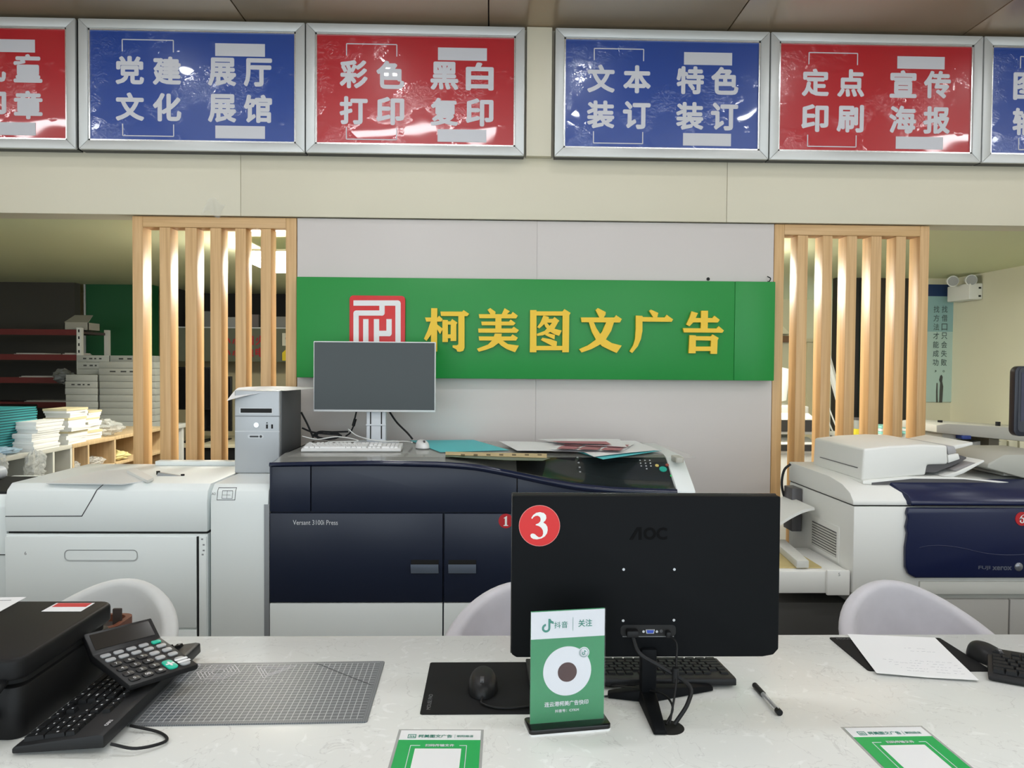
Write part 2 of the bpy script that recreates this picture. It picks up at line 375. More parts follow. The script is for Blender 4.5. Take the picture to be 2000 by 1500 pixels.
sign_box(-2.084, -0.953, Z0, Z1, M_bluef, '党建展厅文化展馆', 'blue framed header sign above the lattice by the computer tower')
sign_box(-0.947, 0.163, Z0, Z1, M_redf, '彩色黑白打印复印', 'red framed header sign for colour printing, above the white monitor')
sign_box(0.320, 1.427, Z0, Z1, M_bluef, '文本特色装订装订', 'blue framed header sign for binding, just past the cream pilaster')
sign_box(1.433, 2.545, Z0, Z1, M_redf, '定点宣传印刷海报', 'red framed header sign for posters, above the lattice behind the copier')
sign_box(2.551, 3.66, Z0, Z1, M_bluef, '图文  输出  ', 'blue framed header sign cut off beyond the poster sign, above the cream side wall')
t = thing('clear_tape', 'crumpled scrap of clear tape on the header above the lattice', 'tape', (aty(412, 408, 4.03).x, 4.03, aty(412, 412, 4.03).z))
MB().grid(lambda u, v: ((u - .5) * .09 + .03 * v, -0.002 - 0.012 * abs(math.sin(9 * u + 4 * v)), -0.02 + .07 * v + .02 * math.sin(5 * u)), 10, 6).build('strip', mat('clear_tape', (235, 235, 228), 0.08, alpha=0.22, bump=0.5, bscale=60), t, smooth=True)

# ------------------------------------------------------------------ green sign with yellow letters
Yg = 3.99
gs = thing('green_signboard', 'long green signboard with yellow raised characters on the middle wall', 'sign', ((-1.001 + 1.487) / 2, 4.05, 1.648))
gx = -gs.location.x; gz = -1.648
def G(px, py, y): 
    p = aty(px, py, y); return (p.x + gx, p.z + gz)
MB().box(-1.001 + gx, Yg - 4.05, 1.389 + gz, 1.2735 + gx, -0.012, 1.907 + gz).build('board', M_green_sign, gs, bev=0.003)
MB().box(1.2745 + gx, Yg - 4.05, 1.389 + gz, 1.487 + gx, -0.012, 1.907 + gz).build('board_extension', M_green_sign, gs, bev=0.003)
MB().box(-0.97 + gx, -0.014, 1.41 + gz, 1.45 + gx, -0.0005, 1.88 + gz).build('backing', M_dark, gs)
yl = Yg - 4.05
pl = rrect(*G(682.5, 690, 3.98), *G(791.5, 578, 3.98), 0.02)
red = MB().prism(pl, yl - 0.012, yl, 'y').build('logo_plaque', M_red, gs, bev=0.001)
def Lz(x, y): return G(560 + x * 0.3067, 480 + y * 0.3067, 3.978)
lg = MB(); yy = yl - 0.0135; lk = [0]
def rect(x0, y0, x1, y1):
    global yy
    yy -= 0.00015; lg.prism([Lz(x0, y0), Lz(x1, y0), Lz(x1, y1), Lz(x0, y1)], yy, yl - 0.012, 'y')
for r in ((425, 348, 710, 382), (692, 365, 726, 655), (590, 380, 624, 430), (442, 412, 612, 445), (425, 428, 459, 655), (487, 467, 521, 655), (555, 467, 589, 655), (572, 541, 655, 576), (635, 467, 669, 562)): rect(*r)
for cxx, cyy in ((708, 366), (606, 428), (443, 430), (651, 559)):
    yy -= 0.00015; lg.prism([Lz(cxx + 18 * math.cos(a * .5236), cyy + 18 * math.sin(a * .5236)) for a in range(12)], yy, yl - 0.012, 'y')
lg.build('logo_mark', M_paper, red, weld=False)
def LET(ox, polys, ch):
    mb = MB()
    for i, pl in enumerate(polys):
        mb.prism([G(ox + a / 10.0, 590 + b / 10.0, 3.97) for a, b in pl], yl - 0.0175 - 0.0002 * i, yl + 0.0, 'y')
    return mb.build('raised_letter', M_gold, gs, weld=False)
LET(820, [[(220,118),(340,118),(335,965),(215,965)], [(100,300),(345,300),(375,265),(443,330),(425,380),(125,380)], [(210,380),(290,440),(215,640),(130,757),(78,718),(150,560)],
  [(330,430),(450,520),(395,625),(330,520)], [(440,345),(548,350),(548,780),(440,780)], [(540,375),(600,375),(630,330),(735,400),(710,440),(540,440)], [(605,400),(712,400),(712,760),(600,760)],
  [(540,630),(612,630),(612,705),(540,705)], [(400,185),(830,185),(855,155),(965,230),(925,275),(415,270)], [(752,265),(872,265),(872,890),(850,950),(780,972),(730,965),(715,925),(640,885),(640,845),(720,845),(752,825)]], '柯')
LET(820, [[(1320,150),(1375,115),(1480,190),(1470,245),(1385,245)], [(1655,118),(1760,180),(1690,245),(1595,245)], [(1150,235),(1785,235),(1815,190),(1915,265),(1880,318),(1165,315)],
  [(1198,380),(1740,380),(1775,340),(1870,410),(1830,455),(1210,452)], [(1138,515),(1800,515),(1835,480),(1935,548),(1895,600),(1145,597)], [(1475,300),(1595,300),(1595,520),(1475,520)],
  [(1148,670),(1775,672),(1810,630),(1915,695),(1880,752),(1160,750)], [(1465,615),(1600,615),(1590,720),(1560,780),(1430,880),(1300,930),(1150,970),(1115,910),(1330,830),(1420,740)],
  [(1560,700),(1620,750),(1720,820),(1935,850),(1860,980),(1700,920),(1590,850),(1510,770)]], '美')
LET(1020, [[(155,155),(280,155),(278,980),(150,980)], [(270,180),(790,180),(825,135),(945,210),(915,265),(270,262)], [(790,250),(920,250),(912,980),(782,980)], [(270,855),(795,855),(795,940),(270,940)],
  [(415,260),(520,290),(520,320),(430,430),(335,515),(293,490),(360,390)], [(470,330),(600,325),(630,290),(728,365),(690,405),(430,400)], [(600,380),(715,370),(630,520),(520,600),(400,650),(290,660),(285,620),(440,560),(540,460)],
  [(420,400),(480,400),(545,475),(620,520),(775,555),(720,660),(620,625),(530,570),(450,480)], [(495,605),(640,640),(630,730),(440,640)], [(395,695),(560,725),(680,770),(670,860),(590,860),(362,740)]], '图')
LET(1020, [[(1432,155),(1480,115),(1635,195),(1625,250),(1590,305),(1510,305)], [(1145,298),(1800,300),(1835,255),(1948,330),(1910,398),(1160,392)],
  [(1645,385),(1795,385),(1740,560),(1640,720),(1520,830),(1350,920),(1160,985),(1110,920),(1290,840),(1430,740),(1560,580)], [(1300,385),(1395,385),(1450,510),(1530,630),(1640,730),(1750,800),(1945,850),(1845,995),(1700,930),(1560,860),(1440,730),(1360,580)]], '文')
LET(1220, [[(480,170),(515,145),(660,210),(640,295),(560,295)], [(220,262),(345,268),(360,290),(785,300),(825,248),(950,338),(920,385),(330,380)], [(220,262),(350,268),(350,560),(320,720),(260,860),(150,995),(98,960),(170,840),(205,720),(218,540)]], '广')
LET(1220, [[(1310,178),(1435,215),(1400,290),(1340,400),(1270,472),(1205,438),(1270,300)], [(1370,310),(1720,310),(1755,265),(1860,345),(1825,398),(1330,395)], [(1498,168),(1632,168),(1625,520),(1490,520)],
  [(1140,508),(1800,515),(1840,468),(1942,555),(1910,598),(1162,592)], [(1270,645),(1395,650),(1390,1000),(1252,1000)], [(1380,665),(1685,668),(1720,630),(1840,700),(1815,755),(1380,745)], [(1690,740),(1818,740),(1808,1012),(1678,1010)], [(1380,868),(1695,868),(1695,955),(1380,955)]], '告')

# ------------------------------------------------------------------ lattice screens
def lattice(name_label, xs, beam_from_left):
    y0, y1 = 4.05, 4.155
    t = thing('lattice_screen', name_label, 'lattice screen', ((xs[0][0] + xs[-1][1]) / 2, 4.1, 0), 0, 'wooden lattice screens beside the middle wall')
    ox = -t.location.x; oy = -4.1
    for i, (a, b) in enumerate(xs):
        end = i in (0, len(xs) - 1)
        MB().box(a + ox, y0 + oy + (0 if end else 0.004), 0, b + ox, y1 + oy, HB - 0.004 if end else 2.162).build('post' if end else 'slat', M_wood, t, bev=0.0015)
    MB().box(xs[0][1] + ox + 0.0005, y0 + oy, 2.163, xs[-1][0] + ox - 0.0005, y1 + oy, HB - 0.004).build('top_beam', wood_x, t, bev=0.0015)
wood_x = wood_mat('ash_laminate_across', (196, 156, 106), (216, 178, 128)); wood_x.node_tree.nodes['Mapping'].inputs['Scale'].default_value = (1.1, 38, 38)
lattice('tall wooden slat screen standing between the rear shelves and the computer tower', [(-1.861, -1.808), (-1.724, -1.668), (-1.592, -1.532), (-1.463, -1.406), (-1.334, -1.279), (-1.203, -1.150), (-1.072, -1.0165)], True)
lattice('tall wooden slat screen standing behind the white copier with navy front', [(1.500, 1.553), (1.627, 1.682), (1.762, 1.814), (1.890, 1.946), (2.023, 2.079), (2.157, 2.210), (2.284, 2.334)], False)
# ------------------------------------------------------------------ counter
ZT = 0.78
ct = thing('service_counter', 'long white quartz service counter in the foreground', 'counter', (0, 1.5, 0))
wt = MB(); wt.prism([(-0.45, ZT - 0.04), (0.418, ZT - 0.04), (0.418, ZT), (-0.45, ZT)], -3.2, 3.2, 'x'); wt.build('worktop', M_quartz, ct, bev=0.003)
MB().box(-3.15, -0.38, 0.1, 3.15, -0.36, ZT - 0.041).build('front_panel', M_white, ct)
for xx in (-3.15, -1.9, -0.6, 0.62, 1.9, 3.13): MB().box(xx, -0.36, 0, xx + 0.02, 0.3, ZT - 0.041).build('side_panel', M_white, ct)
MB().box(-3.1, -0.33, 0, 3.1, -0.31, 0.1).build('plinth', M_dark, ct)
hq = atz(1305, 1421, ZT)
MB().cyl((hq.x, hq.y - 1.5, ZT), (hq.x, hq.y - 1.5, ZT + 0.0006), 0.03, n=28).build('cable_hole', M_dark, ct)

# ------------------------------------------------------------------ keyboards
M_key = mat('key_black', (24, 25, 27), 0.5, spec=.25); M_legend = mat('legend_white', (200, 202, 205), 0.5)
M_keyw = mat('key_white', (225, 226, 226), 0.45); M_kbw = mat('keyboard_white', (214, 215, 215), 0.4)
_kc = {}
def key_mesh(w, d, m):
    k = (round(w, 4), round(d, 4), m.name)
    if k not in _kc:
        a, b, h = w / 2, d / 2, 0.0075; i = 0.0018
        o = MB().add([(-a, -b, 0), (a, -b, 0), (a, b, 0), (-a, b, 0), (-a + i, -b + i, h), (a - i, -b + i, h), (a - i, b - i, h), (-a + i, b - i, h)],
                     [[0, 3, 2, 1], [4, 5, 6, 7], [0, 1, 5, 4], [1, 2, 6, 5], [2, 3, 7, 6], [3, 0, 4, 7]]).build('key', m, None)
        me = o.data; bpy.data.objects.remove(o); _kc[k] = me
    return _kc[k]
def keyboard(label, loc, rotz, mb_, mk, tilt=0.0, legend=None, brand=None, L=0.44, D=0.15, media=True):
    t = thing('keyboard', label, 'keyboard', loc, rotz, 'computer keyboards'); t.rotation_euler = (tilt, 0, rotz)
    MB().prism([(-D / 2, 0), (D / 2, 0), (D / 2, 0.022), (D / 2 - 0.01, 0.024), (-D / 2 + 0.006, 0.013), (-D / 2, 0.009)], -L / 2, L / 2, 'x').build('body', mb_, t, bev=0.003)
    u = 0.0187; x0 = -22.7 * u / 2; y0 = -D / 2 + 0.018
    rows = [[1.25, 1.25, 1.25, 6.25, 1.25, 1.25, 1.25, 1.25], [2.25] + [1] * 10 + [2.75], [1.75] + [1] * 11 + [2.25], [1.5] + [1] * 12 + [1.5], [1] * 13 + [2]]
    lg_ = MB()
    def add(cx, cy, w, d):
        z = 0.013 + (cy + D / 2) / D * 0.0095
        o = bpy.data.objects.new('key', key_mesh(w * u - 0.0012, d * u - 0.0012, mk)); COL.objects.link(o); o.parent = t; o.location = (cx, cy, z); o.rotation_euler = (0.07, 0, 0)
        if legend and random.random() < 0.9: 
            s = 0.0022 if w < 1.6 else 0.004
            lg_.box(cx - s, cy - 0.0006, z + 0.0074, cx + s * random.uniform(0.2, 1), cy + random.uniform(0.0006, 0.003), z + 0.0079)
    for j, r in enumerate(rows):
        x = x0
        for w in r: add(x + w * u / 2, y0 + (j + .5) * u * 0.96 - .005, w, 0.97); x += w * u
    yf = y0 + 5.75 * u * 0.96 - .005
    for i, k in enumerate((0, 2, 3, 4, 5, 6.5, 7.5, 8.5, 9.5, 11, 12, 13, 14, 15.25, 16.25, 17.25)): add(x0 + (k + .5) * u, yf, 1, 0.9)
    for j in (3, 4):
        for i in range(3): add(x0 + (15.25 + i + .5) * u, y0 + (j + .5) * u * .96 - .005, 1, .97)
    for i in range(3): add(x0 + (15.25 + i + .5) * u, y0 + .5 * u * .96 - .005, 1, .97)
    add(x0 + 16.75 * u, y0 + 1.5 * u * .96 - .005, 1, .97)
    for j in range(5):
        for i in range(4):
            if j == 0 and i == 1: continue
            if j == 0 and i == 0: add(x0 + (18.55 + 1) * u, y0 + .5 * u * .96 - .005, 2, .97); continue
            if i == 3 and j in (1, 3): continue
            if i == 3 and j in (0, 2): add(x0 + (18.55 + 3.5) * u, y0 + (j + 1) * u * .96 - .005, 1, 1.97); continue
            add(x0 + (18.55 + i + .5) * u, y0 + (j + .5) * u * .96 - .005, 1, .97)
    if legend: tag(lg_.build('legends', legend, t), kind='stuff')
    if brand: text('brand_print', brand, (0.178, D / 2 - 0.013, 0.0246), 0.022, None, M_legend, t, V=(0, 1, 0), bold=0.02)
    return t
kb = keyboard('black keyboard lying lengthwise beside the black printer, under the calculator', (-0.742, 1.553, 0.788), -math.pi / 2, mat('keyboard_black', (30, 31, 33), 0.45, spec=0.3), M_key, 0.06, M_legend, 'neo', L=0.445, D=0.158)
MB().tube(curve_pts([(-0.655, 1.337, .797), (-0.61, 1.335, .79), (-0.575, 1.37, .785), (-0.60, 1.405, .784), (-0.66, 1.42, .79)]), 0.0028, 8).build('cord', M_black, None)
adopt(bpy.data.objects['cord'], kb)
k2 = keyboard('black keyboard half hidden behind the big black monitor', (0.305, 1.67, ZT + .003), math.pi, MATS['keyboard_black'], M_key, 0.03, None, None)
k2.scale = (1, 1, .65)
keyboard('black keyboard at the right edge, in front of the mouse', (1.315, 1.575, ZT + .004), math.radians(-32), MATS['keyboard_black'], M_key, 0.03, None, None)

# ------------------------------------------------------------------ calculator on the keyboard
ca = thing('calculator', 'black desk calculator with green and grey keys lying on the keyboard', 'calculator', (-0.727, 1.604, 0.847), math.radians(54))
ca.rotation_euler = (math.radians(10), math.radians(2), math.radians(54))
M_cal = mat('calculator_black', (30, 30, 31), 0.4, spec=.3)
MB().prism([(-0.098, -0.008), (0.052, -0.012), (0.098, 0.026), (0.09, 0.034), (0.045, 0.006), (-0.098, 0.004)], -0.074, 0.074, 'x').build('body', M_cal, ca, bev=0.003)
sl = math.atan2(0.028, 0.045)
U, V = Vector((1, 0, 0)), Vector((0, math.cos(sl), math.sin(sl)))
def dq(a, b, c, d, m, nm, off=0.0008):
    n = U.cross(V); o0 = Vector((0, 0.045, 0.006)) + n * off
    MB().add([o0 + U * a + V * b, o0 + U * c + V * b, o0 + U * c + V * d, o0 + U * a + V * d], [[0, 1, 2, 3]]).build(nm, m, ca)
dq(-0.064, 0.010, 0.064, 0.047, mat('lcd_dark', (44, 42, 40), 0.12), 'display')
keyc = {}
M_kt, M_kg, M_kb2 = mat('key_teal', (28, 190, 160), 0.4), mat('key_grey', (170, 172, 174), 0.4), mat('key_coal', (26, 26, 27), 0.4)
def ckey(cx, cy, w, d, m, ch=None, mt=None):
    o = MB().prism(rrect(-w / 2, -d / 2, w / 2, d / 2, min(w, d) * .36, 4), 0, 0.004, 'z').build('key', m, ca, bev=0.001)
    z = 0.0048 - (0.045 - cy) * 0.014
    o.location = (cx, cy, z)
    if ch: text('key_print', ch, (0, 0, 0.0046), None, d * .5, mt or M_legend, o, V=(0, 1, 0), bold=0.03)
cxs = [-0.055, -0.028, -0.001, 0.026, 0.054]
for j, cy in enumerate((0.030, 0.010)):
    for i, cx in enumerate(cxs): ckey(cx, cy, 0.020, 0.012, M_kt if (j == 0 and i == 4) else M_kg)
for j, r in enumerate(('789', '456', '123', '0')):
    cy = -0.012 - j * 0.023
    for i, chh in enumerate(r): ckey(cxs[i], cy, 0.021, 0.016, M_kb2, chh)
ckey(cxs[1], -0.081, 0.021, 0.016, M_kb2, '00'); ckey(cxs[2], -0.081, 0.021, 0.016, M_kb2, '.')
for j in range(2):
    for i in (3, 4): ckey(cxs[i], -0.012 - j * 0.022, 0.020, 0.013, M_kg)
ckey(cxs[3], -0.07, 0.022, 0.036, M_kt, '+', M_paper); ckey(cxs[4], -0.07, 0.022, 0.036, M_kg, '=', M_paper)
o = ca.children[0]

# ------------------------------------------------------------------ black printer
pr = thing('printer', 'black desktop printer cut off by the frame edge at the counter end', 'printer', (-1.075, 1.55, ZT))
M_pr = mat('printer_black', (20, 20, 21), 0.5, spec=.25); 
XR = 0.238                                           # right side in local x
MB().prism(rrect(-0.24, -0.165, XR, 0.172, 0.025), 0.0, 0.095, 'z').build('body', M_pr, pr, bev=0.004)
MB().prism(rrect(-0.245, -0.172, XR + 0.003, 0.178, 0.03), 0.108, 0.148, 'z').build('scanner_lid', M_pr, pr, bev=0.008, seg=3)
MB().prism(rrect(-0.238, -0.150, XR - 0.008, 0.168, 0.03), 0.095, 0.108, 'z').build('lid_gap', M_dark, pr)
MB().box(-0.20, -0.186, 0.02, 0.18, -0.16, 0.075).build('rear_cover', M_pr, pr, bev=0.006)
MB().box(-0.24, -0.176, 0.118, 0.14, -0.15, 0.152).build('lid_hinge', M_pr, pr, bev=0.004)
MB().box(XR - 0.001, 0.10, 0.03, XR + 0.002, 0.12, 0.07).build('side_slot', mat('slot_grey', (70, 70, 72), 0.4), pr)
st = MB().box(0.122, 0.10, 0.1482, 0.205, 0.158, 0.1486).build('sticker', M_paper, pr)
MB().box(0.127, 0.130, 0.1487, 0.2, 0.156, 0.1489).build('sticker_band', mat('sticker_red', (200, 60, 60), 0.5), st)
MB().tube(curve_pts([(0.205, -0.165, 0.105), (0.212, -0.19, 0.10), (0.19, -0.21, 0.075), (0.165, -0.225, 0.04)]), 0.004, 8).build('data_cable', mat('cable_grey', (120, 120, 122), 0.4), pr)
MB().cyl((0.208, -0.165, 0.107), (0.213, -0.195, 0.098), 0.008, 0.006).build('data_plug', M_black, pr)
MB().box(0.18, -0.195, 0.035, 0.2, -0.165, 0.058).build('power_plug', M_black, pr, bev=0.004)
MB().tube(curve_pts([(0.19, -0.195, 0.04), (0.186, -0.215, 0.02), (0.165, -0.235, 0.006)]), 0.0035, 8).build('power_cable', M_white, pr)
sh = thing('paper_sheet', 'white printed sheet lying on the black printer lid', 'paper', (-1.10, 1.60, ZT + 0.1490), 0.05)
MB().box(-0.11, -0.10, 0, 0.065, 0.145, 0.0008).build('sheet', M_paper, sh)
tl = MB()
for i in range(7): tl.box(-0.09, 0.12 - i * .03, 0.0009, 0.045 - .03 * (i % 3), 0.123 - i * .03, 0.0011)
tag(tl.build('printed_lines', mat('ink_grey', (120, 122, 126), 0.6), sh), kind='stuff')

# ------------------------------------------------------------------ cutting mat
cm = thing('cutting_mat', 'grey cutting mat with a white printed grid on the counter', 'cutting mat', (-0.455, 1.590, ZT), math.radians(1.4))
MB().prism(rrect(-0.222, -0.149, 0.222, 0.149, 0.006), 0, 0.003, 'z').build('mat', grid_mat(), cm)
ml = MB()
def outline(mb, pts, w, z):
    n = len(pts)
    for i in range(n):
        a, b = Vector(pts[i]), Vector(pts[(i + 1) % n]); d = (b - a).normalized() * w / 2; p = Vector((-d.y, d.x))
        a = a - d; b = b + d
        mb.add([(*(a + p), z), (*(b + p), z), (*(b - p), z), (*(a - p), z)], [[0, 1, 2, 3]])
for r in (.046, .038, .030, .022, .014): outline(ml, [(-0.135 + r * 1.0 * math.cos(math.radians(60 * i)), 0.098 + r * math.sin(math.radians(60 * i))) for i in range(6)], 0.0018, 0.0034)
for r in (.04, .03, .02): outline(ml, [(-0.02 - r, 0.098 + r * .7), (-0.02 + r * 1.2, 0.098 + r * .7), (-0.02 - r * .2, 0.098 - r * .9)], 0.0018, 0.0034)
for i in range(6): outline(ml, disc(-0.165 + i * .034, 0.044, 0.013, 10, .007), 0.001, 0.0034)
outline(ml, [(0.07, 0.139), (0.205, 0.02)], 0.001, 0.0034); outline(ml, disc(0.11, 0.115, 0.06, 24), 0.0009, 0.0034) if False else None
tag(ml.build('printed_figures', M_print_w, cm, weld=False), kind='stuff')
text('mat_print', 'deli', (-0.198, 0.139, 0.0034), 0.02, None, M_print_w, cm, V=(0, 1, 0), bold=.02)

# ------------------------------------------------------------------ mouse pads and mice
M_pad = mat('pad_black', (20, 21, 23), 0.7, spec=.2)
p1 = thing('mouse_pad', 'black mouse pad in front of the big black monitor', 'mouse pad', (0.0, 1.607, ZT), 0.0, 'black mouse pads')
MB().prism(rrect(-0.133, -0.128, 0.14, 0.131, 0.006), 0, 0.002, 'z').build('pad', M_pad, p1)
text('pad_print', 'MOUSE PAD', (-0.118, -0.075, 0.0025), 0.07, 0.008, mat('pad_grey_print', (110, 112, 115), .6), p1, U=(0, 1, 0), V=(-1, 0, 0))
p2 = thing('mouse_pad', 'black mouse pad under the handwritten sheet', 'mouse pad', (0.988, 1.785, ZT), math.radians(-1), 'black mouse pads')
MB().prism(rrect(-0.135, -0.105, 0.145, 0.105, 0.006), 0, 0.002, 'z').build('pad', M_pad, p2)
text('pad_print', 'MOUSE PAD', (-0.085, 0.094, 0.0025), 0.07, 0.008, MATS['pad_grey_print'], p2, V=(0, 1, 0))
def mouse(label, loc, rz, m, cordm=None):
    t = thing('computer_mouse', label, 'mouse', loc, rz, 'computer mice')
    def sf(u, v):
        a = u * 2 * math.pi; s = math.sin(v * math.pi / 2); c = math.cos(v * math.pi / 2)
        rx = 0.031 * (0.90 + 0.10 * math.cos(2 * a)); ry = 0.054
        ca_, sa = math.cos(a), math.sin(a); e = 0.82
        x = rx * math.copysign(abs(ca_) ** e, ca_) * (c ** .55); y = ry * math.copysign(abs(sa) ** e, sa) * (c ** .55)
        return (x, y, 0.036 * s * (1 - 0.18 * (y / ry + .2)) + 0.001)
    MB().grid(sf, 32, 10).build('shell', m, t, smooth=True)
    MB().cyl((-0.004, 0.028, 0.0295), (0.004, 0.028, 0.0295), 0.0085, n=16).build('scroll_wheel', mat('wheel_grey', (70, 70, 72), .3), t)
    MB().box(-0.0005, 0.016, 0.0306, 0.0005, 0.05, 0.0315).build('button_seam', M_dark, t)
    return t
M_mouse = mat('mouse_black', (24, 25, 27), 0.42, spec=.3)
mz_ = mouse('black mouse on the mouse pad in front of the monitor', (-0.012, 1.592, ZT + .002), math.radians(178), M_mouse)
mouse('black mouse beside the handwritten sheet at the right', (1.163, 1.742, ZT), math.radians(192), M_mouse)
cc = MB().tube(curve_pts([(-0.012, 1.535, .79), (-0.012, 1.515, .786), (0.02, 1.497, .785), (0.07, 1.50, .785), (0.15, 1.53, .785), (0.3, 1.56, .784)]), 0.0022, 8).build('cord', M_black)
adopt(cc, mz_)

# ------------------------------------------------------------------ big black monitor (back view)
YM = 1.535
mo = thing('computer_monitor', 'big black monitor seen from behind with a red number 3 sticker', 'monitor', (0.318, YM, ZT))
M_mon = mat('monitor_black', (13, 15, 18), 0.55, spec=0.12)
mz0, mz1 = 0.870 - ZT, 1.198 - ZT
sh_ = [(-0.272, mz1), (0.272, mz1), (0.2725, mz0 + .016), (0.262, mz0 + .004), (0.24, mz0), (-0.262, mz0), (-0.2715, mz0 + .006), (-0.273, mz0 + 0.02)]
MB().prism(sh_, 0.0, 0.028, 'y').build('rear_shell', M_mon, mo, bev=0.003)
MB().box(-0.2735, 0.028, mz0 - .002, 0.2735, 0.036, mz1 + .001).build('front_bezel', M_blackg, mo, bev=0.002)
MB().box(-0.266, 0.0362, mz0 + .012, 0.266, 0.0366, mz1 - .006).build('screen', M_blackg, mo)
Yf = -0.0004
def Mp(px, py): 
    p = aty(px, py, YM); return (p.x - 0.318, p.z - ZT)
dk = MB().prism(disc(*Mp(1053.6, 1026.7), 0.0415, 40), -0.0006, 0, 'y').build('number_sticker', mat('sticker_rim', (232, 150, 145), .4), mo)
MB().prism(disc(*Mp(1053.6, 1026.7), 0.0405, 40), -0.0010, -0.0006, 'y').build('sticker_face', mat('sticker_bright_red', (214, 32, 32), .4), dk)
n3 = [(565,470),(620,385),(710,320),(820,300),(930,325),(995,390),(1005,470),(980,540),(915,605),(990,655),(1035,730),(1045,820),(1025,920),(960,1010),(860,1070),(730,1098),(620,1085),(555,1040),(535,985),(555,940),(610,925),(670,945),(730,1000),(780,1035),(830,1035),(885,1000),(912,930),(905,840),(860,760),(790,710),(690,680),(695,660),(780,625),(830,570),(838,500),(815,440),(760,405),(690,410),(630,445),(595,495),(575,490)]
MB().prism([Mp(1000 + a / 15, 980 + b / 15) for a, b in n3], -0.0014, -0.0010, 'y').build('number_print', mat('print_white', (236, 238, 236), .45), dk)
lx, lz = Mp(1267, 1042)
M_lg = mat('logo_dim', (6, 6, 7), 0.6, spec=.1)
MB().prism([(lx - .039, lz - .0125), (lx - .032, lz - .0125), (lx - .020, lz + .0085), (lx - .020, lz - .0125), (lx - .0145, lz - .0125), (lx - .0145, lz + .0125), (lx - .024, lz + .0125)], -0.0012, 0, 'y').build('logo_letter', M_lg, mo)
text('logo_letter', 'OC', (lx + .0135, -0.0012, lz), 0.048, 0.025, M_lg, mo, bold=.03)
for px, py in ((1218, 1112), (1317, 1112), (1217, 1212), (1316, 1211)):
    q = Mp(px, py); MB().cyl((q[0], -0.001, q[1]), (q[0], 0.002, q[1]), 0.0028, n=12).build('mount_screw', mat('screw_bright', (200, 202, 204), .2, metal=.9), mo)
r0 = Mp(1212, 1243); r1 = Mp(1320, 1224)
MB().prism(rrect(r0[0], r0[1], r1[0], r1[1] + .004, .008), -0.0008, 0.001, 'y').build('port_recess', M_dark, mo)
MB().tube([(r0[0] + .004, -0.0012, r0[1] + .0), (r1[0] - .004, -0.0012, r0[1])], 0.0009, 6).build('port_lip', mat('lip_grey', (120, 122, 124), .3), mo)
vg = Mp(1269, 1232)
MB().prism([(vg[0] - .0095, vg[1] + .004), (vg[0] + .0095, vg[1] + .004), (vg[0] + .0075, vg[1] - .004), (vg[0] - .0075, vg[1] - .004)], -0.005, 0, 'y').build('video_port', mat('port_metal', (180, 182, 184), .3, metal=.8), mo)
MB().prism([(vg[0] - .0075, vg[1] + .003), (vg[0] + .0075, vg[1] + .003), (vg[0] + .006, vg[1] - .003), (vg[0] - .006, vg[1] - .003)], -0.0055, -0.005, 'y').build('video_port_core', mat('port_blue', (40, 70, 170), .4), mo)
for s in (-.0135, .0135): MB().cyl((vg[0] + s, -.005, vg[1]), (vg[0] + s, 0, vg[1]), .0028, n=6).build('port_nut', MATS['port_metal'], mo)
MB().cyl((vg[0] + .023, -.002, vg[1]), (vg[0] + .023, 0, vg[1]), .0034, n=14).build('audio_jack', mat('jack_grey', (60, 60, 62), .4), mo)
# stand: neck and three-legged foot
nk = Mp(1266, 1275)
MB().prism([(nk[0] - .016, mz0 + .02), (nk[0] + .016, mz0 + .02), (nk[0] + .015, 0.012), (nk[0] - .015, 0.012)], -0.012, 0.016, 'y').build('neck', M_mon, mo, bev=0.004)
ft = lambda px, py: (atz(px, py, ZT + .016).x - 0.318, atz(px, py, ZT + .016).y - YM)
c0 = (nk[0], 0.01)
for tip, w in ((ft(1290, 1420), .013), (ft(1187, 1345), .012), (ft(1388, 1331), .012)):
    d = Vector((tip[0] - c0[0], tip[1] - c0[1])).normalized(); p = Vector((-d.y, d.x))
    b = MB(); z0, z1, z2 = 0.0005, 0.026, 0.010; a = Vector(c0); tv = Vector(tip)
    vs = [(*(a + p * .02), z0), (*(a - p * .02), z0), (*(tv - p * w), z0), (*(tv + p * w), z0), (*(a + p * .016), z1), (*(a - p * .016), z1), (*(tv - p * w * .8), z2), (*(tv + p * w * .8), z2)]
    b.add(vs, [[0, 3, 2, 1], [4, 5, 6, 7], [0, 1, 5, 4], [1, 2, 6, 5], [2, 3, 7, 6], [3, 0, 4, 7]]).build('foot', M_mon, mo, bev=0.003)
